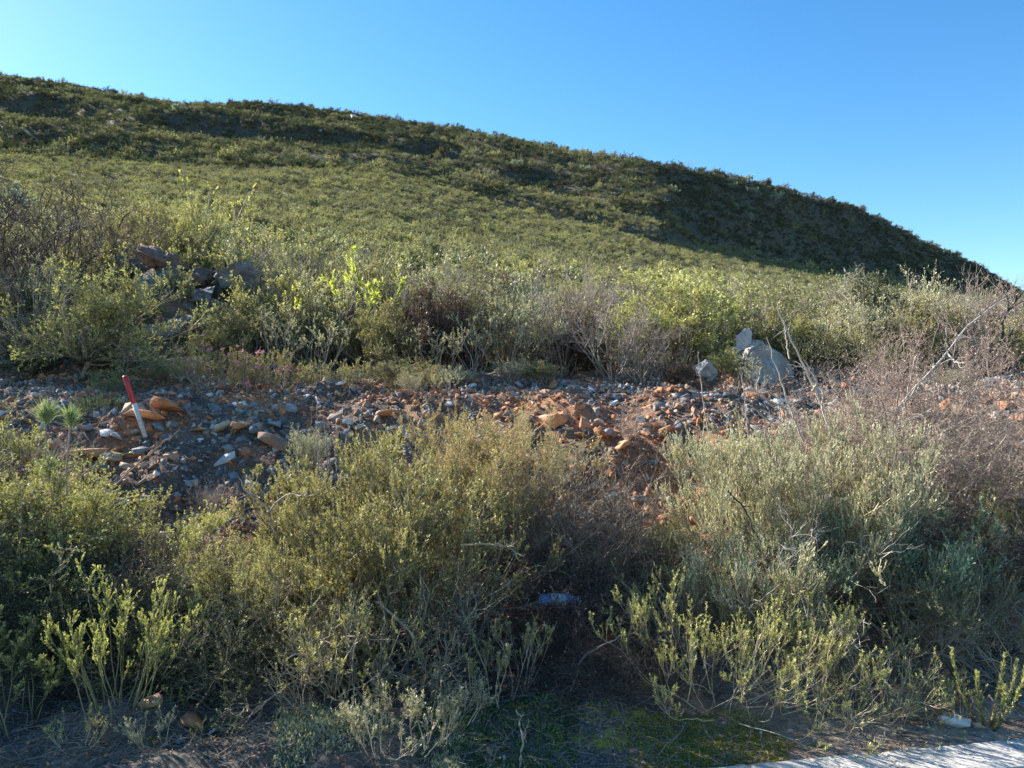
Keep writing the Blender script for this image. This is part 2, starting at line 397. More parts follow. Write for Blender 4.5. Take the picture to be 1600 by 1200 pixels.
def kerb():
    v=[];f=[]
    L=.62; x=-12.0; rr=random.Random(4); d=np.array([1,.19]); d=d/np.linalg.norm(d); nrm=np.array([-d[1],d[0]])
    o0=np.array([.88,3.30]); s=-20.35
    while s<22:
        z0=rr.uniform(-.004,.004); K=5
        prof=[(-.235,-.3),(-.235,-.025),(-.222,-.006),(-.20,0.0),(-.02,0.004),(-.004,-.006),(0,-.02),(0,-.3)]
        b=len(v)
        for sx in (s+.006,s+.016,s+L-.016,s+L-.006):
            e=.006 if (sx in (s+.006,s+L-.006)) else 0
            for (a,z) in prof:
                p=o0+d*sx+nrm*a; v.append((p[0],p[1],z+z0-e if z>-.1 else z))
        m=len(prof)
        for k in range(3):
            for j in range(m-1):
                f.append((b+k*m+j,b+k*m+j+1,b+(k+1)*m+j+1,b+(k+1)*m+j))
        f.append(tuple(b+j for j in range(m))[::-1]); f.append(tuple(b+3*m+j for j in range(m)))
        s+=L
    return struct('kerb',quadmesh('kerb',v,f,conc))
kerb()

# ------------------------------------------------------------------ rocks
import bmesh
def rock_arrays(seed,npts=16,flat=.55,el=1.3,rough=0.0,sub=0):
    rr=random.Random(seed); bm=bmesh.new()
    for i in range(npts):
        while True:
            p=[rr.uniform(-1,1) for _ in range(3)]
            l=math.sqrt(sum(c*c for c in p))
            if .3<l<1: break
        k=rr.uniform(.75,1)/l
        bm.verts.new((p[0]*k*el*.5,p[1]*k*.5,p[2]*k*flat*.5))
    r=bmesh.ops.convex_hull(bm,input=bm.verts)
    junk=[v for v in bm.verts if not v.link_faces]; bmesh.ops.delete(bm,geom=junk,context='VERTS')
    bmesh.ops.dissolve_limit(bm,angle_limit=.3,verts=bm.verts,edges=bm.edges)
    bmesh.ops.bevel(bm,geom=list(bm.edges),offset=.016,segments=1,affect='EDGES')
    bmesh.ops.triangulate(bm,faces=bm.faces)
    if sub:
        for _ in range(sub): 
            bmesh.ops.subdivide_edges(bm,edges=bm.edges,cuts=1,use_grid_fill=True)
            bmesh.ops.triangulate(bm,faces=bm.faces)
        for v in bm.verts:
            c=v.co*2.2; n=mnoise.fractal(c*1.6+mnoise.Vector((seed,0,0)) if False else c*1.6,1,2,5)
            nn=v.co.normalized(); v.co+=nn*(n*rough)+nn*(abs(mnoise.noise(c*4.2))*-rough*.6)
            # thin horizontal bedding notches
            v.co.x*=1-.03*math.sin(v.co.z*60+n*4); v.co.y*=1-.03*math.sin(v.co.z*60+n*4)
    bmesh.ops.recalc_face_normals(bm,faces=bm.faces)
    bm.verts.index_update(); V=np.array([v.co[:] for v in bm.verts]); Fc=np.array([[v.index for v in f.verts] for f in bm.faces]); bm.free(); return V,Fc
def rock_mesh(name,V,Fc,mat,rnd=.5):
    b=Buf(); b.add(V,Fc,0,rnd); return b.mesh(name,mat)
pro=[rock_arrays(i,npts=9+i%5,flat=[.45,.7,.35,.6][i%4],el=[1.2,1.4,1.0,1.5][(i//2)%4]) for i in range(14)]
def rotm(rng,n,tilt=.7):
    a=rng.uniform(0,2*PI,n); tx=rng.normal(0,tilt,n); ty=rng.normal(0,tilt,n)
    ca,sa=np.cos(a),np.sin(a); Z=np.zeros((n,3,3)); Z[:,0,0]=ca;Z[:,0,1]=-sa;Z[:,1,0]=sa;Z[:,1,1]=ca;Z[:,2,2]=1
    X=np.zeros((n,3,3)); X[:,0,0]=1;X[:,1,1]=np.cos(tx);X[:,1,2]=-np.sin(tx);X[:,2,1]=np.sin(tx);X[:,2,2]=np.cos(tx)
    Yr=np.zeros((n,3,3)); Yr[:,1,1]=1;Yr[:,0,0]=np.cos(ty);Yr[:,0,2]=np.sin(ty);Yr[:,2,0]=-np.sin(ty);Yr[:,2,2]=np.cos(ty)
    return X@Yr@Z
def pick_col(x,y,rng):
    o=fbm(x*.9+40,y*1.4+7,3)+.10*np.exp(-((x-1.0)**2)/2-((y-6.4)**2)/.8)
    u=rng.random(len(x)); pr=np.clip(.34+o*2.4,.10,.8)
    c=np.where(u<pr,0,np.where(u<pr+(1-pr)*.16,1,np.where(u<pr+(1-pr)*.52,2,np.where(u<pr+(1-pr)*.86,3,4))))
    return c   # 0 orange 1 tan 2 grey 3 blue grey 4 pale
RM=['r_orange','r_tan','r_grey','r_blue','r_pale']; RN=['orange','tan','grey','blue-grey','pale']
def gravel(n,ylo,yhi,smin,smax,seed,name,label,dens=None):
    rng=np.random.default_rng(seed)
    y=rng.uniform(ylo,yhi,n*2); px=rng.uniform(-150,1750,n*2); x=(px-800)/F*y
    keep=rng.random(n*2)<(y/yhi)**1.0
    if dens is not None: keep&=rng.random(n*2)<dens(x,y,px)
    keep&=(y>kerb_y(x)+.03)
    x=x[keep][:n];y=y[keep][:n]; z=height(x,y)
    s=np.exp(rng.uniform(0,1,len(x))**1.6*math.log(smax/smin)+math.log(smin)); c=pick_col(x,y,rng); Rm=rotm(rng,len(x)); pid=rng.integers(0,len(pro),len(x)); rn=rng.random(len(x))
    bufs=[Buf() for _ in RM]
    me=None; b=Buf(); fm=[]
    for k,(V,Fc) in enumerate(pro):
        for ci in range(5):
            m=(pid==k)&(c==ci); 
            if not m.any(): continue
            nn=m.sum(); W=np.einsum('nij,vj->nvi',Rm[m],V)*s[m][:,None,None]+np.stack([x[m],y[m],z[m]+s[m]*.04],1)[:,None]
            q=Fc[None]+(np.arange(nn)*len(V))[:,None,None]
            b.add(W,q.reshape(-1,3),0,np.repeat(rn[m],len(V))); fm.append(np.full(nn*len(Fc),ci))
    me=b.mesh(name,M[RM[0]]); 
    for r in RM[1:]: me.materials.append(M[r])
    me.polygons.foreach_set('material_index',np.concatenate(fm).astype(np.int32))
    o=struct(name,me,'stuff'); o['label']=label; return o
def bankdens(x,y,px):
    return np.clip(sst(4.6,5.6,y)*(1-sst(8.0,9.2,y))+.12,0,1)
gravel(30000,4.3,9.0,.014,.11,11,'gravel','loose orange and grey stone rubble covering the cut bank',bankdens)
gravel(8000,3.3,5.2,.006,.034,12,'pebbles','small pebbles scattered on the verge behind the kerb',lambda x,y,px:.35+.65*sst(1100,1500,px)+.5*(px<500))

# ------------------------------------------------------------------ labels by landmarks
used={}
def rel(px,Y,marks):
    best=min(marks,key=lambda m:abs(m[0]-px)+abs(m[1]-Y)*m[3])
    dx=px-best[0]; dY=Y-best[1]; w=best[2]
    h='' 
    if abs(dx)>.35*w:
        h=('just ' if abs(dx)<.8*w else '' if abs(dx)<1.5*w else 'well ')+('left of' if dx<0 else 'right of')
    d=''
    k=dY/max(best[1],1)
    if k>.12: d='just behind' if k<.35 else 'behind' if k<.8 else 'far behind' if k<1.8 else 'very far behind'
    elif k<-.06: d='in front of' if k<-.15 else 'just in front of'
    if h and d: return f'{d[:-3] if d.endswith(" of") else d}, {h} {best[4]}'
    if h: return f'{h} {best[4]}'
    if d: return f'{d} {best[4]}'
    return f'beside {best[4]}'
rock_marks=[(215,6.5,60,60,'the red and white stake'),(430,6.0,60,60,'the upright dead grey stems'),(660,6.3,50,60,'the two big orange stones'),(840,6.2,60,60,'the golden bush'),(980,6.6,60,60,'the orange rubble patch'),(1100,7.8,60,60,'the small grey boulder'),(1190,7.9,60,60,'the white boulder'),(1390,6.5,60,60,'the leaning bare branch'),(1540,6.3,70,60,'the dry grass clump at right')]
def sizew(s,ws,th):
    for w,t in zip(ws,th):
        if s<t: return w
    return ws[-1]
rock_me={}
def rmesh(k,ci,big=False):
    if (k,ci) not in rock_me:
        V,Fc=pro[k]; rock_me[(k,ci)]=rock_mesh('rock',V,Fc,M[RM[ci]])
    return rock_me[(k,ci)]
def rock_label(x,y,s,ci,k):
    shape=['flat','chunky','slab-like','blocky'][k%4]
    return f"{sizew(s,['small','fist-sized','large','very large'],[.085,.12,.17,9])} {shape} {RN[ci]} rock {rel(800+F*x/y,y,rock_marks)}"
used_labels=set()
def add_rock(x,y,s,ci,k,label=None,tilt=.35,rr=random.Random(5),sink=.12,group='loose rocks on the cut bank'):
    o=bpy.data.objects.new('rock',rmesh(k,ci)); COL.objects.link(o); o.location=(x,y,gz(x,y)+s*sink)
    o.rotation_euler=(rr.gauss(0,tilt),rr.gauss(0,tilt),rr.uniform(0,6.28)); sx=rr.uniform(.85,1.2); o.scale=(s*sx,s,s*rr.uniform(.8,1.2))
    shape=['flat','chunky','slab-like','blocky'][k%4]
    if label is None: label=rock_label(x,y,s,ci,k)
    used_labels.add(label)
    o['label']=label; o['category']='rock'; o['group']=group; return o
rr=random.Random(21); cnt=0
# the larger rocks one can name in the photo: px,row,size(px),colour
named=[(262,642,44,0),(232,655,40,0),(205,652,38,1),(225,692,30,3),(142,702,50,0),(170,705,44,1),(135,662,26,2),(166,673,24,4),(188,676,26,2),(212,672,22,2),(250,668,24,3),(310,670,26,1),(345,668,26,1),(365,668,28,0),(428,682,40,0),(398,672,24,3),(348,718,28,4),(268,716,24,0),(265,712,24,1),(275,786,24,3),(230,778,22,3),(160,770,30,4),(190,780,26,2),(300,752,20,2),(340,772,24,1),(940,690,26,0),(1010,672,24,0),(1042,680,22,0),(968,705,24,0),(915,672,26,0),(838,690,22,0),(598,660,28,0),(588,668,22,1),(612,676,26,4),(632,680,26,1),(662,664,28,1),(658,676,26,0),(650,684,20,3),(545,672,20,4),(560,678,18,4),(540,650,18,3),(880,662,20,0),(862,668,34,0),(888,684,20,4),(953,682,28,3),(910,694,24,0),(935,660,18,4),(1000,660,22,4),(1055,690,20,4),(1020,718,18,3),(1062,722,18,3),(1075,736,22,3),(1060,720,14,4),(958,620,16,4),(1074,622,22,3),(900,762,14,3),(1488,652,34,1),(1478,645,30,0),(1520,648,22,0),(1560,640,22,4),(1590,650,24,0),(1500,690,22,4),(1540,700,20,0),(1580,730,24,4),(1470,700,22,3),(700,640,16,4),(740,650,18,3),(820,700,16,3),(780,660,14,0),(1030,640,20,3),(1100,640,16,3),(1140,620,20,3),(1250,615,26,3),(1300,620,20,4),(240,1108,34,1),(262,1090,20,3),(300,1110,30,0),(1492,1122,46,4),(1468,1108,20,0),(1522,1132,24,1),(1420,1072,14,0),(1600,1100,20,3),(280,1145,18,3),(330,1120,14,4),(255,1160,16,2),(1195,1080,20,3)]
def invrow(px,row):
    Ys=np.linspace(3.35,9.5,500); x=(px-800)/F*Ys; z=height(x,Ys,False); r=600-(z-CAMZ)/Ys*F
    i=np.argmin(np.where(r<=row+.5,0,1)*1.0) if (r<=row+.5).any() else -1
    return Ys[i]
for px,row,sp,ci in named:
    Y=invrow(px,row+sp*.3); Y=min(Y,8.2); s=sp/F*Y*(1.45 if ci==0 else 1.2); k=rr.randrange(14)
    for _ in range(14):
        lb=rock_label((px-800)/F*Y,Y,s,ci,k)
        if lb not in used_labels and len(lb.replace('-',' ').split())<=16: break
        k=(k+1)%14
    add_rock((px-800)/F*Y,Y,s,ci,k,tilt=.25,sink=.22); cnt+=1
while cnt<300:
    Y=rr.uniform(4.9,8.3); px=rr.uniform(-20,1620); x=(px-800)/F*Y
    if 860<px<1000 and Y<5: continue
    s=math.exp(rr.uniform(math.log(.075),math.log(.20))); ci=int(pick_col(np.array([x]),np.array([Y]),np.random.default_rng(cnt))[0])
    k=rr.randrange(14); lb=rock_label(x,Y,s,ci,k)
    if lb in used_labels or len(lb.replace('-',' ').split())>16: continue
    add_rock(x,Y,s,ci,k); cnt+=1
def boulder(seed,label,px,Y,sz,mat,flat=.8,el=1.2,rot=(0,0,0),dz=0,rough=.05,npts=18,group=None,row=None):
    V,Fc=rock_arrays(seed,npts,flat,el,rough,3); me=rock_mesh('boulder',V,Fc,M[mat])
    x,y,z=at(px,Y)
    if row: z=CAMZ-(row-600)/F*Y
    o=single('boulder',me,label,'boulder',(x,y,z+dz),group,rot,(sz,sz,sz)); return o
def big_boulder():
    pts=[(1168,562,8.15),(1172,598,8.1),(1212,612,8.1),(1246,592,8.3),(1226,553,8.3),(1187,534,8.25),(1149,548,8.5),(1156,590,8.35),(1164,533,8.5),(1200,542,8.9),(1242,577,8.8)]
    bm=bmesh.new(); P=[Vector(pp(*p)) for p in pts]; c0=sum(P,Vector())/len(P)
    for p in P: bm.verts.new(p-c0)
    bmesh.ops.convex_hull(bm,input=bm.verts); bmesh.ops.bevel(bm,geom=list(bm.edges),offset=.02,segments=2,affect='EDGES'); bmesh.ops.triangulate(bm,faces=bm.faces)
    for _ in range(3): bmesh.ops.subdivide_edges(bm,edges=bm.edges,cuts=1); bmesh.ops.triangulate(bm,faces=bm.faces)
    for v in bm.verts:
        n=mnoise.fractal(v.co*5,1,2,6); v.co+=v.co.normalized()*(n*.055)
    me=bpy.data.meshes.new('boulder'); bm.to_mesh(me); bm.free(); me.materials.append(M['r_boulder'])
    single('boulder',me,'large pale boulder with a slanting shaded face at the crest of the bank','boulder',c0)
big_boulder()
boulder(102,'white knob of rock standing on top of the pale boulder',1164,8.40,.235,'r_pale',1.25,.9,(0,.1,0),0,.06,row=531)
boulder(103,'small white lump of rock at the upper left of the pale boulder',1149,8.42,.16,'r_boulder',.8,1.3,(0,.1,.2),0,.06,row=545)
boulder(104,'rough grey boulder left of the pale boulder',1102,8.1,.30,'r_grey',.9,1,(0,0,1),.1,.1)
oc=[(208,11.2,.95,'r_out','topmost grey rock of the outcrop beside the leafy small tree',418),(262,10.7,.95,'r_rust','rust-red slab leaning in the outcrop',428),(302,10.5,.6,'r_rust','reddish block on the right edge of the outcrop',448),(256,10.3,1.05,'r_out','broad blue-grey rock in the middle of the outcrop',470),(290,10.1,.9,'r_out','crumbling grey rock low in the outcrop',498),(252,9.9,.9,'r_out','pale grey rock at the left of the lower outcrop',525),(272,9.4,.85,'r_out','lowest grey rock of the outcrop, above the stake',545),(368,10.4,.62,'r_out','grey rock right of the outcrop, half hidden by bushes',450),(325,10.0,.6,'r_out','small dark grey rock low between the outcrop and the grey rock right of it',478),(505,8.9,.62,'r_out','low flat grey rock behind the green succulent cushion',None),(15,10.0,.8,'r_out','dim grey rock at the left edge under the dark thicket',None)]
for i,(px,Y,sz,mt,lb,row_) in enumerate(oc):
    boulder(120+i,lb,px,Y,sz,mt,.65 if i!=9 else .35,1.2,(.2*math.sin(i*2),.5*math.cos(i),i*1.3),.12 if i!=9 else .02,.14,10,'rocks of the outcrop' if i<7 else None,row_)

# ------------------------------------------------------------------ the marker stake
def stake():
    b=pp(233,690,6.5); t=pp(195,587,6.42); b=(b[0],b[1],gz(b[0],b[1])); 
    import mathutils
    B=mathutils.Vector(b)-mathutils.Vector((0,0,.05)); T=mathutils.Vector(t); ax=(T-B); L=ax.length
    o=root('marker_stake','red and white survey stake leaning left, driven into the stony bank','stake',B); o.rotation_mode='QUATERNION'; o.rotation_quaternion=ax.to_track_quat('Z','Y')
    def seg(z0,z1,r0,r1,cap):
        bm=bmesh.new(); rings=[]
        prof=[(z0,r0),((z0+z1)/2,(r0+r1)/2)]+([(z1-.006,r1),(z1,r1*.75)] if cap else [(z1,r1)])
        for z,r_ in prof:
            rings.append([bm.verts.new((r_*math.cos(a*PI/6),r_*math.sin(a*PI/6),z)) for a in range(12)])
        for A,C in zip(rings,rings[1:]):
            for k in range(12): bm.faces.new((A[k],A[(k+1)%12],C[(k+1)%12],C[k]))
        bm.faces.new(rings[-1])
        if not cap: bm.faces.new(rings[0][::-1])
        me=bpy.data.meshes.new('seg'); bm.to_mesh(me); bm.free(); me.polygons.foreach_set('use_smooth',[True]*len(me.polygons)); return me
    red=simplemat('red_paint',(.34,.03,.03),(.60,.035,.035),14,.45,.15); wh=simplemat('white_paint',(.42,.38,.33),(.80,.79,.77),9,.5,.15); ir=simplemat('rusted_iron',(.10,.05,.03),(.22,.12,.08),40)
    m=seg(0,L*.62,.017,.0185,False); m.materials.append(wh); child('white_shaft',m,o)
    m=seg(L*.62,L,.0205,.0215,True); m.materials.append(red); child('red_top',m,o)
    m=seg(L*.10,L*.15,.0195,.0195,False); m.materials.append(ir); child('worn_band',m,o)
stake()

# litter: blue plastic bottle lying on its side
def bottle():
    x,y,z=at(872,4.62); z=CAMZ-(937-600)/F*4.62
    bm=bmesh.new(); prof=[(-.115,.0),(-.115,.030),(-.105,.038),(-.06,.040),(-.055,.037),(-.05,.040),(.0,.040),(.005,.037),(.01,.040),(.06,.040),(.085,.030),(.10,.015),(.118,.014)]
    rings=[]
    for px_,r_ in prof:
        rings.append([bm.verts.new((px_,max(r_,.0005)*math.cos(a*PI/10),max(r_,.0005)*.9*math.sin(a*PI/10))) for a in range(20)])
    for A,C in zip(rings,rings[1:]):
        for k in range(20): bm.faces.new((A[k],C[k],C[(k+1)%20],A[(k+1)%20]))
    me=bpy.data.meshes.new('bottle'); bm.to_mesh(me); bm.free(); me.polygons.foreach_set('use_smooth',[True]*len(me.polygons))
    m=simplemat('blue_plastic',(.10,.20,.45),(.16,.28,.55),12,.2,.05); me.materials.append(m)
    o=root('plastic_bottle','blue plastic bottle lying in the dark brush','bottle',(x,y,z),.15); child('bottle_body',me,o)
    bm=bmesh.new(); R0=[];
    for px_,r_ in ((-.045,.0408),(.0,.0412),(.045,.0408)):
        R0.append([bm.verts.new((px_,r_*math.cos(a*PI/10),r_*.9*math.sin(a*PI/10))) for a in range(20)])
    for A,C in zip(R0,R0[1:]):
        for k in range(20): bm.faces.new((A[k],C[k],C[(k+1)%20],A[(k+1)%20]))
    ml=bpy.data.meshes.new('label_band'); bm.to_mesh(ml); bm.free(); ml.materials.append(simplemat('pale_wrap',(.35,.48,.60),(.50,.60,.66),25,.4,.05)); child('wrapper_band',ml,o)
    bm=bmesh.new(); bmesh.ops.create_cone(bm,cap_ends=True,segments=20,radius1=.016,radius2=.015,depth=.02)
    mc=bpy.data.meshes.new('cap'); bm.to_mesh(mc); bm.free(); mc.materials.append(simplemat('white_cap',(.7,.7,.72),(.8,.8,.82),20,.35,.05)); c=child('cap',mc,o); c.location=(.124,0,0); c.rotation_euler=(0,PI/2,0)
bottle()
# ------------------------------------------------------------------ foreground plants
def hero(name,seed,label,cat,px,Y,rz=0,s=1.0,group=None,dz=0,names=('stems','foliage','flower_heads'),**k):
    return put(name,plant(seed,**k),label,cat,px,Y,rz,s,group,dz,names)
# 1 the big central everlasting bush, several rooted crowns grown together read as one shrub
hero('everlasting_bush',1,'big green bush dotted with tan flower heads, filling the middle foreground','shrub',590,4.75,
     n=84,base=.36,spread=(.05,1.3),L=.92,up=.5,wob=.5,r=.006,K=9,br=(9,.32,.6,.8,.45,.15,1),tw=(8,.14,.5,.9,.25,.3,1),
     leaf=(24,.019,.0062,.6,.05),leafmat_='green',flower=('tanflower',.10,.011,'head'))
hero('everlasting_bush',2,'low green bush with bare woody stems, spilling forward below the big central bush','shrub',610,4.2,
     n=60,base=.42,spread=(.3,1.45),L=.58,up=.35,wob=1.0,r=.008,K=9,br=(7,.28,.7,.6,.6,.2,1),tw=(4,.12,.5,.6,.4,.4,1),
     leaf=(8,.016,.0045,.7,.15),leafmat_='olive',stem='bark',flower=('tanflower',.07,.012,'head'))
hero('golden_bush',3,'golden yellow fine-leaved bush rising behind the right of the central bush','shrub',765,5.35,
     n=46,base=.18,spread=(.05,.95),L=.80,up=.5,wob=.4,r=.005,br=(10,.30,.5,.7,.4,.15,1),tw=(9,.13,.5,.6,.35,.2,1),leaf=(20,.015,.0048,.8,.1),leafmat_='golden',stem='straw')
hero('grey_bush',4,'grey-brown twiggy bush right of the golden bush above the dark hollow','shrub',915,5.15,
     n=50,base=.2,spread=(.1,1.3),L=.62,up=.35,wob=.6,r=.005,br=(9,.26,.8,.4,.7,.2,1),tw=(9,.12,.8,.3,.6,.2,1),leaf=(6,.012,.0035,.8,.1),leafmat_='brownleaf',stem='bark')
hero('feathery_bush',5,'tall feathery grey-green bush in the right foreground','shrub',1235,5.0,
     n=80,base=.36,spread=(.03,1.25),L=.88,up=.5,wob=.65,r=.006,K=9,br=(9,.30,.6,.9,.5,.2,1),tw=(10,.14,.45,1.1,.25,.35,1),leaf=(24,.018,.0045,.4,.05),leafmat_='greygreen',stem='straw')
hero('blue_green_bush',6,'blue-green feathery bush low on the right flank of the tall feathery bush','shrub',1370,4.75,
     n=34,base=.16,spread=(.1,1.0),L=.62,up=.6,wob=.4,r=.005,br=(9,.24,.5,.8,.4,.3,1),tw=(9,.12,.5,.8,.35,.2,1),leaf=(26,.015,.0045,.5,.05),leafmat_='bluegreen',stem='deadgrey')
hero('blue_green_bush',7,'small pale blue-green bush at the front of the tall feathery bush','shrub',1175,4.6,
     n=30,base=.15,spread=(.1,1.2),L=.5,up=.6,wob=.5,r=.005,br=(8,.22,.5,.8,.4,.3,1),tw=(8,.12,.5,.8,.35,.2,1),leaf=(16,.013,.0026,.5,.05),leafmat_='bluegreen',stem='deadgrey')
hero('dry_bush',8,'large pinkish-brown dead bush of dense twigs right of the feathery bush','shrub',1425,5.5,
     n=110,base=.35,spread=(.05,1.25),L=1.12,up=.25,wob=.8,r=.0045,K=9,br=(11,.36,.9,.2,.9,.15,1),tw=(12,.18,.9,.2,.8,.1,1),leaf=(6,.013,.0045,.9,.1),leafmat_='pinkdry',stem='deadpink')
hero('dry_bush',9,'dark tangled dead bush at the right edge below the orange rubble','shrub',1545,5.15,
     n=90,base=.35,spread=(.2,1.45),L=.78,up=.15,wob=.9,r=.005,K=9,br=(9,.3,.9,.2,.9,.15,1),tw=(10,.14,.9,.2,.8,.1,1),leaf=(2,.012,.003,.9,.1),leafmat_='brownleaf',stem='bark')
hero('dry_bush',10,'fallen mass of pale straw-coloured dead stems at the right edge under green sprigs','shrub',1590,4.35,
     n=60,base=.2,spread=(.8,1.5),L=.55,up=-.1,wob=.9,r=.004,K=8,br=(8,.2,.8,.1,.9,.15,1),tw=(4,.1,.9,.2,.8,.1,1),leaf=None,stem='straw')
hero('green_sprig_bush',11,'deep green sprigs with upright shoots at the right edge','shrub',1585,4.9,
     n=26,base=.12,spread=(.1,1.2),L=.62,up=.5,wob=.4,r=.005,br=(6,.22,.6,.7,.4,.3,1),tw=(5,.12,.6,.7,.4,.2,1),leaf=(26,.02,.004,.8,.05),leafmat_='green',stem='greenstem')
hero('sprawling_bush',12,'sprawling bush of curved bare stems with yellow-green tips before the feathery bush','shrub',1130,4.05,rz=0,
     n=70,base=.34,spread=(.5,1.5),L=.54,up=.7,wob=.5,r=.0032,K=9,br=(6,.20,.5,1.0,.4,.4,1),tw=(3,.08,.4,.8,.3,.3,1),leaf=(26,.014,.0042,.7,.1),leafmat_='yellowgreen',stem='straw',asym=(.3,.15,0))
hero('sprawling_bush',13,'sprawling reddish bare stems with sparse yellow-green leaves left of the sapling','shrub',1300,4.0,
     n=52,base=.3,spread=(.6,1.5),L=.48,up=.6,wob=.7,r=.0028,K=9,br=(5,.18,.6,.8,.6,.3,1),tw=(2,.08,.6,.6,.5,.3,1),leaf=(14,.013,.0035,.8,.2),leafmat_='yellowgreen',stem='straw',asym=(.3,-.1,0))
hero('heath_bush',14,'dark green drooping bush in shade behind the sapling','shrub',1440,4.5,
     n=34,base=.2,spread=(.3,1.4),L=.55,up=.35,wob=.5,r=.005,br=(8,.22,.6,.5,.4,.3,1),tw=(5,.12,.5,.5,.4,.2,1),leaf=(22,.014,.0035,.8,.05),leafmat_='olive',stem='bark')
hero('heath_bush',15,'yellow-green bush with lit shoots filling the left edge below the stake','shrub',62,4.95,
     n=56,base=.3,spread=(.1,1.15),L=.56,up=.5,wob=.5,r=.006,K=9,br=(9,.3,.6,.6,.4,.15,1),tw=(8,.14,.6,.6,.4,.2,1),leaf=(22,.017,.0065,.9,.05),leafmat_='yellowgreen',stem='bark')
hero('heath_bush',16,'yellow-green arching sprays between the left edge bush and the central bush','shrub',232,4.95,
     n=11,base=.08,spread=(.3,1.0),L=.48,up=.5,wob=.3,r=.005,br=(6,.24,.5,.6,.3,.3,1),tw=(6,.12,.5,.6,.3,.2,1),leaf=(24,.014,.006,.9,.05),leafmat_='yellowgreen',stem='bark',asym=(.5,0,.1))
hero('heath_bush',17,'low yellow-green bush hugging the left side of the central bush','shrub',400,4.75,
     n=38,base=.2,spread=(.1,1.3),L=.34,up=.5,wob=.5,r=.004,br=(7,.2,.6,.6,.4,.25,1),tw=(7,.11,.6,.6,.4,.2,1),leaf=(18,.014,.0035,.8,.05),leafmat_='yellowgreen',stem='straw')
hero('feathery_tuft',18,'small feathery bright green tuft at the left of the central bush','plant',392,4.45,
     n=30,base=.08,spread=(.05,.8),L=.36,up=.6,wob=.3,r=.003,br=(6,.16,.4,.8,.3,.3,1),tw=(5,.08,.4,.8,.3,.2,1),leaf=(16,.012,.0022,.4,.05),leafmat_='greygreen',stem='greenstem')
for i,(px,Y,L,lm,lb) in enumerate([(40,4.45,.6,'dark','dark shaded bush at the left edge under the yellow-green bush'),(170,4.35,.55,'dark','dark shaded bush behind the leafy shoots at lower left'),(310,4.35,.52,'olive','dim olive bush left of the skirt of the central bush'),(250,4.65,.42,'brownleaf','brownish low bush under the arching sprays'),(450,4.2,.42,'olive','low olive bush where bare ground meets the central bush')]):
    hero('shaded_bush',30+i,lb,'shrub',px,Y,n=40,base=.28,spread=(.1,1.4),L=L,up=.3,wob=.7,r=.005,br=(8,.26,.8,.4,.6,.2,1),tw=(7,.13,.8,.3,.6,.2,1),leaf=(14,.015,.0065,.8,.1),leafmat_=lm,stem='barkdark' if i<2 else 'bark')  # dark leaves and bark on the first two stand in for shade
for i,(px,Y,L,lb) in enumerate([(860,4.55,.40,'dark leafless brush behind the blue bottle'),(840,4.1,.36,'dark low dead brush in front of the blue bottle'),(960,4.25,.42,'dark tangle of dead twigs left of the sprawling bush'),(930,4.75,.45,'shaded brush in the hollow between the central and feathery bushes'),(1010,4.85,.5,'grey twiggy bush with yellowish tips left of the feathery bush')]):
    hero('dead_brush',40+i,lb,'shrub',px,Y,n=44,base=.26,spread=(.3,1.5),L=L,up=.1,wob=.9,r=.004,br=(8,.22,.9,.1,.9,.2,1),tw=(6,.11,.9,.1,.8,.2,1),leaf=(3 if i<4 else 12,.012,.0035,.8,.1),leafmat_='brownleaf' if i<4 else 'olive',stem='barkdark' if i<4 else 'bark')  # dark bark on the first four stands in for the central bush's shadow
hero('dry_bush',300,'tall loose pinkish dry bush with rusty leaf clusters, behind the large pinkish-brown dead bush','shrub',1460,5.95,
     n=22,base=.2,spread=(.03,.7),L=1.05,up=.3,wob=.5,r=.005,K=8,br=(7,.32,.7,.4,.6,.3,1),tw=(6,.14,.8,.3,.6,.2,1),leaf=(8,.014,.006,.9,.1),leafmat_='pinkdry',stem='deadpink')
hero('dry_bush',301,'tall rusty dry bush at the right edge, above the dark tangled dead bush','shrub',1570,6.0,
     n=17,base=.2,spread=(.03,.6),L=1.0,up=.3,wob=.5,r=.005,K=8,br=(7,.3,.7,.4,.6,.3,1),tw=(6,.14,.8,.3,.6,.2,1),leaf=(7,.014,.006,.9,.1),leafmat_='pinkdry',stem='deadpink')
hero('dead_brush',302,'long pale dead twigs arching out of the top of the tall feathery bush','shrub',1225,4.85,
     n=42,base=.25,spread=(.2,1.3),L=.92,up=.1,wob=.7,r=.0035,K=9,br=(5,.28,.6,.2,.7,.4,1),tw=(3,.12,.6,.2,.7,.3,1),leaf=None,stem='palewood')
hero('dead_brush',303,'bare curved woody stems showing through the middle of the big central bush','shrub',600,4.5,
     n=46,base=.3,spread=(.3,1.35),L=.72,up=.0,wob=.9,r=.0045,K=9,br=(5,.24,.7,.1,.9,.3,1),tw=(3,.12,.7,.1,.9,.3,1),leaf=None,stem='straw')
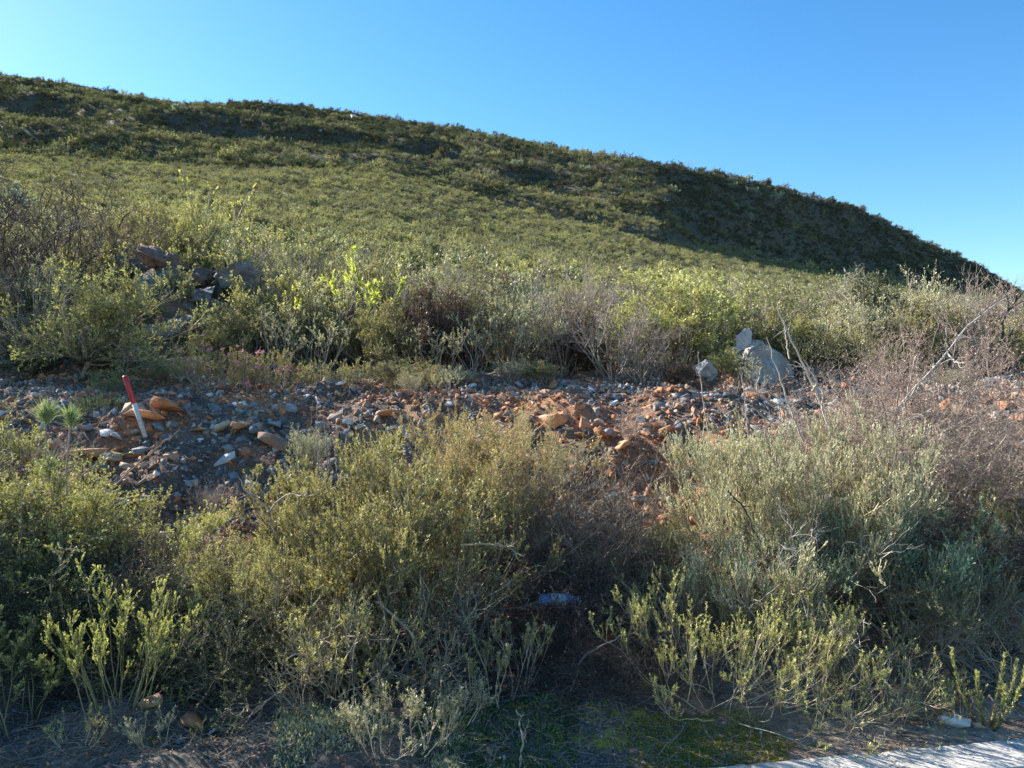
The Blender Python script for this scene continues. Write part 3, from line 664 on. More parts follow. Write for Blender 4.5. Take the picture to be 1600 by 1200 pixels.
# leafy shoots bottom left
hero('leafy_shoots',50,'bright green upright leafy shoots in the lower left corner area','shrub',185,3.62,
     n=22,base=.14,spread=(.02,.5),L=.50,up=.5,wob=.25,r=.0035,br=(5,.15,.4,.9,.2,.35,1),tw=(3,.06,.4,.8,.3,.3,1),leaf=(26,.013,.0042,.5,.02),leafmat_='yellowgreen',stem='greenstem',leafbr=20)
hero('leafy_shoots',51,'green leafy shoots at the very left edge of the bottom','shrub',28,3.7,
     n=9,base=.14,spread=(.02,.5),L=.44,up=.5,wob=.25,r=.004,br=(4,.13,.5,.8,.25,.4,1),tw=(3,.06,.6,.8,.3,.3,1),leaf=(22,.019,.0075,.8,.02),leafmat_='yellowgreen',stem='greenstem',leafbr=16)
hero('leafy_shoots',52,'single spindly green shoot on the bare ground right of the leafy corner shoots','plant',283,3.78,
     n=4,base=.02,spread=(.1,.5),L=.14,up=.5,wob=.2,r=.0025,br=(4,.05,.5,.8,.2,.3,1),tw=None,leaf=(22,.012,.004,.6,.02),leafmat_='yellowgreen',stem='greenstem')
hero('everlasting_bush',53,'pale grey-green tuft with tan heads at the bottom, left of the herb carpet','shrub',640,3.6,
     n=26,base=.3,spread=(.1,1.2),L=.17,up=.6,wob=.4,r=.003,br=(4,.13,.5,.8,.4,.3,1),tw=(4,.06,.5,.8,.4,.3,1),leaf=(18,.014,.004,.8,.05),leafmat_='greygreen',stem='straw',flower=('tanflower',.10,.013,'head'))
hero('everlasting_bush',54,'small tuft with tan flower heads on green stems at bottom centre','shrub',790,3.85,
     n=14,base=.12,spread=(.05,.8),L=.34,up=.6,wob=.3,r=.003,br=(4,.13,.4,.8,.3,.4,1),tw=(3,.06,.4,.8,.3,.3,1),leaf=(24,.013,.003,.6,.05),leafmat_='green',stem='straw',flower=('tanflower',.12,.014,'head'))
hero('heath_bush',55,'spindly yellowing branchlets left of the skirt of the central bush','shrub',520,3.85,
     n=10,base=.1,spread=(.05,.8),L=.50,up=.4,wob=.5,r=.0035,br=(6,.16,.7,.6,.4,.3,1),tw=(4,.06,.6,.6,.4,.3,1),leaf=(18,.015,.0045,.8,.05),leafmat_='yellowgreen',stem='straw')
hero('low_plant',310,'small grey-green plant on bare soil at the lower left','plant',240,3.45,
     n=12,base=.06,spread=(.1,1.1),L=.14,up=.5,wob=.4,r=.002,br=(4,.06,.5,.7,.3,.3,1),tw=None,leaf=(18,.013,.004,.7,.05),leafmat_='greygreen',stem='straw')
hero('low_plant',311,'tiny olive plant among pebbles left of the bottom grey-green cover','plant',330,3.6,
     n=12,base=.06,spread=(.1,1.1),L=.14,up=.5,wob=.4,r=.002,br=(4,.06,.5,.7,.3,.3,1),tw=None,leaf=(18,.013,.004,.7,.05),leafmat_='olive',stem='straw')
hero('low_plant',312,'low plant at the foot of the leafy corner shoots','plant',120,3.4,
     n=12,base=.06,spread=(.1,1.1),L=.14,up=.5,wob=.4,r=.002,br=(4,.06,.5,.7,.3,.3,1),tw=None,leaf=(18,.013,.004,.7,.05),leafmat_='green',stem='straw')
# sapling and neighbour, right
hero('conifer_sapling',60,'bright green spiky sapling with a curved side branch on bare ground near the kerb','sapling',1540,3.72,
     n=6,base=.03,spread=(.02,.75),L=.27,Lv=.4,up=1.3,wob=.15,r=.006,br=(0,0,0,0,0,0,0),tw=None,leaf=(260,.021,.0060,.7,.02),leafmat_='yellowgreen',stem='greenstem',leafbr=0)
hero('heath_bush',61,'small olive tuft left of the spiky sapling','plant',1490,3.78,
     n=16,base=.04,spread=(.1,.9),L=.20,up=.5,wob=.3,r=.003,br=(4,.08,.5,.6,.3,.3,1),tw=(2,.04,.5,.8,.3,.3,1),leaf=(24,.012,.003,.7,.05),leafmat_='olive',stem='bark')
hero('heath_bush',62,'thin stalky yellow-green shoots beside the spilt sand right of the sprawling stems','plant',1395,3.85,
     n=8,base=.06,spread=(.05,.6),L=.36,up=.3,wob=.4,r=.0025,br=(3,.1,.5,.6,.3,.3,1),tw=None,leaf=(26,.012,.0035,.6,.05),leafmat_='olive',stem='straw')
# offscreen shrubs added to shade the lower left
for i,(px,Y,L) in enumerate([(-150,4.9,1.1),(-340,5.2,1.3),(-110,4.3,.9),(-300,4.4,1.1)]):
    hero('heath_bush',70+i,'tall unseen olive bush added past the left edge for shade','shrub',px,Y,n=46,base=.3,spread=(.05,1.1),L=L,up=.4,wob=.5,r=.007,br=(8,.34,.7,.5,.5,.2,1),tw=(7,.16,.7,.4,.5,.2,1),leaf=(16,.022,.010,.8,.1),leafmat_='olive',stem='bark',group='unseen bushes added for shade past the left edge')

# pine seedling: stems with long needle heads
def pine(px,Y,hts,label):
    rng=np.random.default_rng(77); x,y,z=at(px,Y); o=root('pine_seedling',label,'seedling',(x,y,z))
    S=Buf(); 
    for k,(dx,ztop,r0) in enumerate(hts):
        T=np.array([dx,0.02*k,ztop-z]); K=8; t=np.linspace(0,1,K+1)[:,None]; P=(t*T+np.array([.03*k,0,-.05])*(1-t)+rng.normal(0,.006,(K+1,3)))[None]
        tubes(S,P,.008,.005,rng,6)
        for hh,nn in ((1.0,340),(.86,240)) if k==0 else ((1.0,300),):
            LF=Buf(); c=P[0,int(hh*K)]; p=np.repeat(c[None],nn,0)+rng.normal(0,.008,(nn,3)); p[:,2]+=rng.uniform(-.05,.02,nn)
            U=np.tile([0,0,1.],(nn,1)); leaves(LF,p,U,r0*1.1,.0042,np.abs(rng.normal(.62,.35,nn)),rng.random(nn),rng,.25)
            child('needle_tuft',LF.mesh('needle_tuft',M['pine']),o)
    child('stems',S.mesh('stems',M['bark']),o)
pine(88,4.75,[(-.06,CAMZ-(650-600)/F*4.75,.105),(.07,CAMZ-(655-600)/F*4.75,.09)],'pine seedling with two tufts of long needles left of the stake')

# dead stems and branches given as real 3-D sticks
def sticks(name,label,cat,lines,mat,seed,twigs=(5,.2,.7,.5,.4),leaf=None,lm=None,group=None):
    """lines: list of ([(x,y,z)...], r0, r1)"""
    rng=np.random.default_rng(seed); S=Buf(); LF=Buf(); o3=None
    base=np.array(lines[0][0][0])
    o=root(name,label,cat,tuple(base),group=group)
    last=[]
    for pts,r0,r1 in lines:
        P=np.array(pts)-base
        # resample with wobble
        seg=np.linalg.norm(np.diff(P,axis=0),axis=1); s=np.concatenate([[0],np.cumsum(seg)]); K=14; t=np.linspace(0,s[-1],K+1)
        Q=np.stack([np.interp(t,s,P[:,i]) for i in range(3)],1); Q[1:-1]=Q[1:-1]*.5+.25*(Q[:-2]+Q[2:]); Q+=rng.normal(0,.006,Q.shape)*np.linspace(.3,1,K+1)[:,None]
        tubes(S,Q[None],r0,r1,rng,6)
        if twigs and twigs[0]:
            m,l,a,up,w=twigs; p,T,tt,_=samp(Q[None],m,.25,1,rng)
            P2=grow(p,away(T,rng.uniform(a*.5,a*1.3,len(p)),rng),l*rng.uniform(.4,1.3,len(p)),6,up,w,rng); tubes(S,P2,r1*.9,r1*.3,rng,4)
            p,T,tt,_=samp(P2,4,.3,1,rng); P3=grow(p,away(T,rng.uniform(a*.5,a*1.3,len(p)),rng),l*.35*rng.uniform(.4,1.3,len(p)),4,up,w,rng); tubes(S,P3,r1*.4,r1*.2,rng,3); last.append(P3)
    child('branches',S.mesh('branches',M[mat]),o)
    if leaf:
        n,ll,lw,frac=leaf; P3=np.concatenate(last); P3=P3[rng.random(len(P3))<frac]; p,T,t,_=samp(P3,n,.2,1,rng); leaves(LF,p,T,ll,lw,.9,t,rng); child('dry_leaf_clusters',LF.mesh('dry_leaf_clusters',M[lm]),o)
    return o
Yb=5.5
def L3(seq): return [pp(*q) for q in seq]
sticks('bare_branch','long pale bare branch leaning right with rusty dry leaf clusters at its tip','branch',
  [(L3([(1385,690,5.5),(1400,635,5.55),(1440,597,5.6),(1480,550,5.7),(1505,515,5.75),(1535,490,5.8),(1575,465,5.9)]),.0095,.004),
   (L3([(1392,690,5.45),(1410,640,5.45),(1440,590,5.5),(1462,597,5.5)]),.007,.004),
   (L3([(1395,672,5.4),(1425,655,5.35),(1455,640,5.3)]),.008,.004),
   (L3([(1480,550,5.7),(1490,565,5.6),(1505,568,5.5)]),.007,.004),(L3([(1480,550,5.7),(1478,530,5.7),(1477,515,5.7)]),.006,.003)],'palewood',5,(3,.16,.7,.3,.5),None)
sticks('dry_branch','rusty brown dry leafy branches around the tip of the long bare branch','branch',
  [(L3([(1528,492,5.8),(1545,478,5.85),(1575,462,5.95)]),.005,.003),(L3([(1530,495,5.8),(1555,492,5.85),(1598,488,5.9)]),.005,.003),(L3([(1523,505,5.8),(1535,480,5.8),(1530,465,5.8)]),.004,.002),(L3([(1500,520,5.75),(1530,545,5.8),(1545,560,5.8)]),.004,.002)],'deadpink',6,(6,.14,.8,.3,.5),(14,.012,.005,.9),'pinkdry')
sticks('dry_branch','pinkish dry leafy twigs standing left of the long bare branch','branch',
  [(L3([(1400,650,5.7),(1405,600,5.7),(1400,545,5.7)]),.006,.003),(L3([(1410,650,5.8),(1425,580,5.8),(1440,520,5.8)]),.006,.003),(L3([(1420,640,5.8),(1450,570,5.8),(1468,500,5.8)]),.005,.002),(L3([(1385,650,5.6),(1375,620,5.6),(1395,560,5.6)]),.005,.002)],'deadpink',7,(12,.2,.8,.4,.5),(8,.012,.004,.8),'pinkdry')
sticks('dead_shrub','tall pale forked dead stems crossing in front of the pale boulder','branch',
  [(L3([(1300,680,5.3),(1278,620,5.3),(1260,580,5.25),(1240,540,5.2),(1222,505,5.2),(1216,470,5.2)]),.009,.003),
   (L3([(1255,690,5.2),(1235,640,5.2),(1215,580,5.15),(1195,525,5.1)]),.007,.003),
   (L3([(1270,610,5.3),(1278,595,5.2),(1262,575,5.2),(1232,570,5.2)]),.007,.003),
   (L3([(1233,560,5.2),(1228,530,5.2),(1224,500,5.2)]),.005,.003),
   (L3([(1285,640,5.3),(1285,605,5.2),(1270,590,5.2)]),.006,.003)],'palewood',8,(2,.10,.8,.3,.5))
sticks('dead_shrub','pale zigzag dead branches below the pale boulder, left of the tall forked stems','branch',
  [(L3([(1150,690,5.2),(1135,650,5.2),(1120,632,5.15)]),.007,.003),(L3([(1230,640,5.2),(1200,625,5.15),(1180,608,5.1),(1190,570,5.1)]),.007,.003),
   (L3([(1235,650,5.3),(1215,620,5.2),(1185,603,5.1)]),.006,.003),(L3([(1170,690,5.2),(1165,640,5.2),(1157,575,5.2)]),.005,.002),(L3([(1205,660,5.2),(1160,625,5.2),(1130,600,5.2)]),.005,.002),(L3([(1250,700,5.2),(1225,660,5.2),(1190,640,5.2)]),.006,.003)],'palewood',9,(4,.12,.8,.3,.5))
sticks('dead_shrub','single thin pale stem standing left of the zigzag dead branches','branch',
  [(L3([(1110,700,5.35),(1103,650,5.35),(1095,600,5.35),(1090,548,5.3)]),.005,.002)],'palewood',10,(3,.04,.8,.3,.4))
sticks('dead_shrub','cluster of grey upright dead stems at the top left of the central bush','branch',
  [(L3([(498+i*7,735,5.1),(492+i*7+((-1)**i)*4,700,5.1),(485+i*10,660-(i*13)%26,5.1)]),.004,.0018) for i in range(7)],'deadgrey',11,(4,.07,.6,.5,.3))
sticks('dead_branch','twisted brown dead branch poking out on the left side of the central bush','branch',
  [(L3([(428,830,4.3),(415,790,4.25),(385,768,4.2),(370,745,4.2)]),.007,.003),(L3([(418,800,4.25),(440,780,4.2),(450,770,4.15),(472,775,4.1)]),.006,.003),(L3([(400,775,4.2),(365,770,4.1)]),.004,.002)],'deadpink',12,(3,.08,.8,.3,.5))
sticks('dead_branch','long thin dead twig leaning up to the right below the stake','branch',
  [(L3([(172,765,5.3),(215,725,5.3),(250,695,5.3),(282,670,5.3)]),.006,.002)],'bark',13,(5,.10,.6,.4,.4))
for i,(ln,lb) in enumerate([([(720,852,4.05),(780,850,4.0),(820,868,3.95)],'pale bare stick lying across the front of the central bush'),([(890,1090,3.85),(905,1030,3.9),(955,1000,3.95),(1000,985,4.0)],'curved grey branch arching over the dark ground in front of the sprawling bush'),([(255,1060,3.95),(330,985,4.0),(352,950,4.05)],'long curved bare branch rising over the bare ground at lower left'),([(310,1005,4.0),(370,1000,4.0),(410,965,4.0)],'bare twig crossing the long curved branch at lower left'),([(812,1200,3.35),(818,1150,3.4),(806,1110,3.45)],'thin dead twig near the kerb at bottom centre'),([(1330,1072,3.8),(1380,1078,3.78),(1420,1080,3.75)],'brown stick lying on the sand left of the sapling'),([(1545,1085,3.7),(1570,1125,3.55)],'short brown stick lying right of the sapling'),([(590,940,4.0),(640,985,3.95),(665,1050,3.9)],'thick pale stem bending down through the skirt of the central bush'),([(1130,760,4.55),(1160,790,4.5),(1200,870,4.5)],'dark bare limb inside the left of the feathery bush')]):
    sticks('fallen_branch',lb,'branch',[(L3(ln),.006,.003)],['straw','bark','bark','bark','deadgrey','bark','bark','straw','barkdark'][i],60+i,(4,.08,.7,.2,.5))

# ------------------------------------------------------------------ crest and mid-distance plants
VM={}
def kind(k,v,**kw): VM.setdefault(k,[]).append(plant(1000+hash_(k)*10+v,**kw))
def hash_(s): return sum(ord(c)*(i+1) for i,c in enumerate(s))%997
for v in range(3):
    kind('fine',v,n=22,base=.12,spread=(.05,.9),L=.80,up=.4,wob=.45,r=.010,K=7,br=(7,.36,.6,.5,.5,.3,1),tw=(7,.18,.7,.5,.5,.2,1),leaf=(14,.030,.012,.8,.1),leafmat_='olive')
    kind('yellow',v,n=22,base=.12,spread=(.05,.8),L=.80,up=.5,wob=.4,r=.009,K=7,br=(7,.34,.5,.6,.4,.35,1),tw=(7,.18,.6,.6,.4,.2,1),leaf=(14,.030,.012,.8,.1),leafmat_='yellowgreen')
    kind('grey',v,n=22,base=.12,spread=(.05,1.0),L=.75,up=.4,wob=.5,r=.009,K=7,br=(7,.34,.6,.5,.5,.3,1),tw=(7,.17,.7,.5,.5,.2,1),leaf=(7,.028,.009,.8,.1),leafmat_='greygreen')
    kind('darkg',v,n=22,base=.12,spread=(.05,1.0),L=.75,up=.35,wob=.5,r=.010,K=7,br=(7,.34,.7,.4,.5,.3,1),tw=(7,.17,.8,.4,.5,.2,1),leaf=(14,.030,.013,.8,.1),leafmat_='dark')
    kind('twiggy',v,n=20,base=.10,spread=(.05,.75),L=.95,up=.35,wob=.55,r=.009,K=8,br=(6,.40,.55,.4,.6,.25,1),tw=(6,.2,.6,.4,.6,.2,1),leaf=(1,.02,.006,.8,.3),leafmat_='brownleaf',stem='deadgrey')
    kind('stalky',v,n=12,base=.14,spread=(.02,.45),L=1.15,up=.3,wob=.35,r=.008,K=8,br=(5,.28,.4,.7,.4,.45,1),tw=(3,.12,.4,.7,.4,.4,1),leaf=(14,.030,.006,.5,.1),leafmat_='greygreen',stem='bark')
    kind('brown',v,n=44,base=.10,spread=(.1,1.2),L=.62,up=.25,wob=.6,r=.007,K=7,br=(8,.28,.8,.3,.7,.3,1),tw=(8,.13,.8,.3,.7,.2,1),leaf=(14,.020,.009,.9,.1),leafmat_='brownleaf',stem='barkdark')
    kind('reed',v,n=170,base=.16,spread=(.0,.38),L=.62,up=.1,wob=.12,r=.0035,K=5,br=(0,0,0,0,0,0,0),tw=None,leaf=(5,.05,.005,.15,.3),leafmat_='restio',stem='greenstem')
def setp(name,k,label,px,Y,h,w=None,rz=None,group=None,cat='shrub',v=None,dz=0):
    r_=random.Random(int(px*7+Y*31)); base={'fine':1.05,'yellow':1.1,'grey':1.0,'darkg':.95,'twiggy':1.15,'stalky':1.3,'brown':.75,'reed':.62}[k]
    sz=h/base; sx=sz if w is None else w/ {'fine':1.35,'yellow':1.2,'grey':1.4,'darkg':1.4,'twiggy':1.3,'stalky':.9,'brown':1.4,'reed':.6}[k]
    x,y,z=at(px,Y); o=root(name,label,cat,(x,y,z+dz),r_.uniform(0,6.28) if rz is None else rz,(sx,sx,sz),group)
    me=VM[k][r_.randrange(3) if v is None else v]
    for nm,m_ in zip(('stems','foliage'),me):
        if m_: child(nm,m_,o)
    return o
# named mid plants: name, kind, label, px, Y, height, width
def hh(px,row,Y): return CAMZ-(row-600)/F*Y-gz((px-800)/F*Y,Y)
named_mid=[('olive_bush','fine','olive bush just right of the outcrop, before the dead log rock',395,9.3,470,1.1),
('olive_bush','fine','rounded olive bush behind the pink-flowered succulents',350,9.0,490,.8),
('olive_bush','yellow','olive yellow bush left of the brown cushion bush',605,8.9,470,.75),
('olive_bush','fine','dense olive bush right below the bright yellow-leaved bush',640,8.7,500,.8),
('brown_bush','brown','dark brown rounded bush in the middle behind the crest',688,8.9,436,1.25),
('brown_bush','brown','small brown cushion bush below the bright yellow-leaved bush',540,9.8,470,.6),
('twiggy_bush','twiggy','grey leafless bush of dense twigs behind the stony crest',960,8.5,445,1.35),
('twiggy_bush','twiggy','spreading grey leafless bush left of the rough grey boulder',1005,8.3,500,1.0),
('twiggy_bush','twiggy','tall grey twiggy bush with dark stems right of the brown bush',880,9.2,420,1.0),
('dark_bush','darkg','dense dark green bush behind the grey leafless bush',1055,10.8,445,1.3),
('yellow_green_bush','yellow','yellow-green bush behind the pale boulder',1170,10.2,470,1.2),
('dark_bush','darkg','dark shaded bush right behind the pale boulder',1265,9.4,510,1.0),
('yellow_green_bush','yellow','low yellow-green bush between the two boulders',1135,8.2,545,.45),
('reed_tuft','reed','olive reed tuft right of the dark shaded bush',1375,8.9,535,.6),
('reed_tuft','reed','broad reed tuft at the foot of the small dark-trunked tree',1425,9.1,545,.7),
('reed_tuft','reed','golden reed tuft behind the long bare branch',1470,9.4,535,.6),
('grey_bush','grey','grey-green bush right of the reed tufts at the crest',1480,8.3,575,.6),
('yellow_green_bush','yellow','yellow-green bush at the right edge of the crest',1592,9.0,490,.8),
('olive_bush','fine','olive bush behind the dead forked tree at the right',1560,11.0,470,1.2),
('grey_bush','grey','grey-green bush left of the leafy small tree',60,8.8,470,.9),
('stalky_bush','stalky','upright grey-green stalky bush growing from the left edge',75,8.4,415,.6),
('dark_bush','darkg','shaded dark bush under the leafy small tree',40,8.3,560,.9),
('dark_bush','darkg','dark low bush at the foot of the leafy small tree, left of the stake',160,8.3,560,.8),
('olive_bush','fine','small dull olive bush directly behind the stake',255,8.0,575,.5),
('olive_bush','yellow','olive bush overhanging the left side of the outcrop',222,9.6,470,.7),
('olive_bush','fine','olive bush growing against the right side of the outcrop',322,9.6,478,.7),
('olive_bush','grey','small grey-green bush right behind the top of the stake',285,8.3,560,.5),
('yellow_green_bush','yellow','thin yellow-green shrub standing above the outcrop',315,12.5,300,.8),
('yellow_green_bush','yellow','yellow-tinged bush on the slope left of the thin tall yellow shrub',215,13.0,300,1.4),
('olive_bush','fine','bush on the slope above the outcrop, darker below',290,12.0,350,1.3),
('dark_bush','darkg','dark green round bush just right of the outcrop top',335,11.4,400,.9),
('twiggy_bush','twiggy','fine-twigged bush arching right of the outcrop',400,11.2,375,1.2),
('stalky_bush','stalky','stalky green stems between the pink flowers and the cushion bush',440,8.6,490,.6),
('stalky_bush','stalky','row of upright grey-green stalks left of the dense olive bush',500,8.5,500,.6),
('stalky_bush','stalky','tall stalks left of the grey leafless bush',790,8.7,450,.6),
('stalky_bush','stalky','tall grey stalks below the dark brown bush',740,8.3,500,.6),
('stalky_bush','stalky','grey-green stalks under the right side of the dark brown bush',690,8.2,520,.5),
('olive_bush','grey','low grey-green bush at the crest above the golden bush',800,8.0,560,.6),
('olive_bush','yellow','low yellowish bush at the crest above the orange rubble',850,8.1,560,.5),
('olive_bush','fine','low olive bush at the crest left of the two stones',620,8.0,560,.7),
('grey_bush','grey','low grey bush at the crest right of the green succulent cushion',700,8.0,570,.6),
('brown_bush','brown','small brown bush at the foot of the rough grey boulder',1060,8.0,575,.4),
('dry_bush','twiggy','grey-brown dry bush at the crest behind the long bare branch',1520,8.6,520,1.0),
('dry_bush','twiggy','grey-brown dry bush behind the tall forked stems',1310,8.2,560,.7)]
for nm,k,lb,px,Y,row,w in named_mid:
    setp(nm,k,lb,px,Y,max(hh(px,row,Y),.25),w)
# leafy small tree on the left crest
hero('small_tree',200,'leafy small tree with a bare slanting trunk behind and left of the stake','tree',118,8.1,
     n=26,base=.02,spread=(.1,1.35),L=.82,Lv=.45,up=.4,wob=.75,r=.014,K=8,br=(8,.40,.6,.4,.5,.25,1),tw=(7,.2,.7,.4,.5,.2,1),leaf=(17,.030,.009,.8,.05),leafmat_='yellowgreen',stem='bark',trunk=(.22,.03,.5),asym=(.45,0,0),names=('trunk','crown','flowers'))
# dark-trunked tree right
hero('small_tree',201,'small grey-twigged tree with a dark forked trunk right of the pale boulder','tree',1325,11.8,
     n=20,base=.02,spread=(.1,.9),L=.95,up=.35,wob=.45,r=.014,K=8,br=(8,.5,.6,.4,.5,.25,1),tw=(7,.25,.7,.4,.5,.2,1),leaf=(9,.03,.008,.8,.1),leafmat_='greygreen',stem='bark',trunk=(.3,.06,.3),names=('trunk','crown','flowers'))
# thicket far left
hero('thicket',202,'large dark purplish thicket of bare twigs at the left edge','shrub',35,10.3,
     n=90,base=.6,spread=(.05,1.1),L=2.05,up=.25,wob=.5,r=.012,K=9,br=(9,.7,.8,.3,.7,.2,1),tw=(9,.3,.9,.3,.7,.15,1),leaf=(3,.03,.010,.9,.1),leafmat_='brownleaf',stem='barkdark')
hero('thicket',203,'dry brown bush low in front of the large dark thicket','shrub',70,9.4,
     n=46,base=.3,spread=(.1,1.3),L=.95,up=.25,wob=.5,r=.009,K=8,br=(8,.4,.8,.3,.7,.2,1),tw=(8,.2,.9,.3,.7,.15,1),leaf=(5,.02,.007,.9,.1),leafmat_='brownleaf',stem='bark')
# bright yellow-leaved bush
hero('yellow_leaf_bush',204,'bright yellow bush with broad upright leaves behind the crest','shrub',578,9.9,
     n=11,base=.08,spread=(.05,.30),L=1.22,up=.3,wob=.3,r=.012,K=8,br=(5,.26,.5,.8,.3,.6,1),tw=None,leaf=(30,.060,.020,.6,.1),leafmat_='bright',stem='bark')
hero('yellow_leaf_bush',205,'sprig of bright yellow leaves left of the bright yellow bush','shrub',480,9.9,
     n=4,base=.1,spread=(.05,.4),L=1.05,up=.3,wob=.3,r=.010,K=8,br=(3,.22,.5,.7,.3,.7,1),tw=None,leaf=(8,.05,.02,.6,.5),leafmat_='bright',stem='bark')
hero('yellow_leaf_bush',206,'tall spindly shrub with yellow leaf tufts high on the left slope','shrub',318,12.8,
     n=5,base=.1,spread=(.05,.4),L=1.7,up=.3,wob=.3,r=.012,K=8,br=(4,.35,.6,.7,.3,.7,1),tw=None,leaf=(9,.045,.018,.7,.5),leafmat_='bright',stem='bark')
# dead forked tree right edge
sticks('dead_tree','dark forked dead tree at the right edge behind the long bare branch','tree',
  [(L3([(1565,600,8.4),(1572,560,8.4),(1565,540,8.4),(1566,500,8.4),(1582,475,8.4)]),.035,.012),(L3([(1565,595,8.4),(1552,565,8.4),(1548,545,8.4)]),.035,.015),(L3([(1568,550,8.4),(1578,520,8.4)]),.015,.008),(L3([(1560,600,8.3),(1530,588,8.2),(1500,600,8.1)]),.012,.006)],'barkdark',30,(5,.3,.7,.3,.6),(6,.03,.01,.5),'pinkdry')
# flowering succulents
def vygie(seed,px,Y,s,label,fl=.05,lm='vygie'):
    me=plant(seed,n=60,base=.32,spread=(.1,1.1),L=.34,up=.5,wob=.5,r=.004,K=6,br=(6,.13,.6,.7,.4,.3,1),tw=None,leaf=(12,.024,.008,.6,.1),leafmat_=lm,stem='bark',flower=('petal',fl,.030,'daisy'))
    put('flowering_succulent',me,label,'plant',px,Y,0,s)
vygie(210,340,7.75,(.9,.7,1.1),'red-tinged succulent bush with pink flowers left of centre on the crest',.10)
vygie(211,415,7.75,(.9,.7,1.15),'succulent bush with pink flowers behind the stony crest, right of its twin',.10)
vygie(212,535,7.8,(1.0,.6,.8),'dark green succulent cushion without open flowers',0,'green')
vygie(213,650,7.8,(.7,.6,.8),'thin succulent with scattered pink flowers above the two orange stones',.03)
vygie(214,175,7.6,(.5,.5,.6),'small low green succulent left of the top of the stake',0,'herb')
vygie(215,160,7.0,(.5,.4,.5),'tiny bright green leafy plant between pine seedling and stake',0,'herb')
# small plants and dry stems on the bank
bank=[(875,6.0,.3,'grey','small grey tuft on the rubble'),(1010,5.3,.22,'grey','pale tuft low on the rubble near the feathery bush'),(985,6.4,.35,'twiggy','thin dry twigs standing on the rubble'),(840,5.6,.4,'stalky','thin stalks right of the golden bush'),(905,5.9,.4,'stalky','thin stalk on the rubble above the grey bush'),(1515,6.2,.35,'reed','clump of dry grass on the right bank'),(1440,6.6,.3,'brown','brown tuft right of the dry bush on the bank'),(330,5.7,.3,'twiggy','dry twigs on rubble below the stones'),(60,5.9,.5,'twiggy','grey dry twigs left of the pine seedling'),(-5,6.0,.5,'yellow','yellow-green sprays at the left edge above the seedling'),(480,6.2,.35,'grey','grey tuft above the dead stems'),(1050,5.2,.35,'yellow','yellowish tuft beside the feathery bush'),(330,5.0,.2,'brown','brown tuft on dirt by the left of the central bush'),(290,5.2,.22,'yellow','low yellowish tuft below the rubble at left'),(700,7.4,.3,'stalky','thin stalks just under the crest'),(1180,7.3,.35,'stalky','thin stalks just below the pale boulder'),(640,7.3,.25,'grey','grey tuft on the crest edge')]
for px,Y,h,k,lb in bank:
    setp({'grey':'grey_tuft','twiggy':'dry_twigs','stalky':'thin_stalks','reed':'grass_clump','brown':'brown_tuft','yellow':'yellow_green_tuft'}[k],k,lb,px,Y,h,h*1.1,cat='plant')

# ------------------------------------------------------------------ random fill, individually up to ~300
marks=[(45,10.3,90,90/4,'the large dark thicket'),(165,8.3,90,25,'the leafy small tree'),(270,9.8,60,25,'the rock outcrop'),(318,12.6,50,20,'the spindly yellow-tufted shrub'),(400,9.4,60,25,'the olive bush by the outcrop'),(478,10,50,25,'the bright yellow sprig'),(578,10,45,25,'the bright yellow bush'),(690,10.4,60,25,'the dark brown rounded bush'),(790,8.7,50,25,'the tall stalks'),(880,9.2,60,25,'the tall grey twiggy bush'),(975,8.5,70,25,'the grey leafless bush'),(1055,10.8,60,25,'the dense dark green bush'),(1190,8.4,60,25,'the pale boulder'),(1325,11.8,60,25,'the small dark-trunked tree'),(1425,9.1,50,25,'the reed tufts'),(1500,6,60,25,'the long bare branch'),(1570,8.4,50,25,'the dark forked dead tree')]
KN={'fine':('olive_bush','olive green'),'yellow':('yellow_green_bush','yellow-green'),'grey':('grey_green_bush','grey-green'),'darkg':('dark_bush','dark green'),'twiggy':('twiggy_bush','leafless grey twiggy'),'stalky':('stalky_bush','upright stalky'),'brown':('brown_bush','brown cushion'),'reed':('reed_tuft','reedy')}
rr=random.Random(99); placed=[]; tries=0
while len(placed)<290 and tries<20000:
    tries+=1
    Y=9.2+ (rr.random()**1.25)*25; px=rr.uniform(-80,1680)
    if px<390 and Y<11.2 and px>190: continue
    x=(px-800)/F*Y
    mind=.36+.013*Y
    if any((x-a)**2+(Y-b)**2<mind*mind for a,b in placed): continue
    left=px<700
    k=rr.choices(['fine','yellow','grey','darkg','twiggy','stalky','brown','reed'],[22,40 if px>850 else 26,10,11,7+(8 if 500<px<900 else 0),12,8,3])[0]
    h=rr.uniform(.5,1.3)*(1.0 if Y>12 else .85)*(1.38 if px>850 and Y>11 else 1.25)*(1.15 if k in('stalky','twiggy') else 1)
    nm,ad=KN[k]; size=sizew(h,['low','knee-high','waist-high','tall','very tall'],[.85,1.05,1.25,1.5,9])
    noun='tuft' if k=='reed' else 'bush'
    lb=f"{size} {ad} {noun} {rel(px,Y,marks)}"
    if lb in used_labels or len(lb.replace('-',' ').split())>16: continue
    used_labels.add(lb); placed.append((x,Y))
    setp(nm,k,lb,px,Y,h,h*rr.uniform(1.0,1.4),group='bushes on the flat behind the crest')

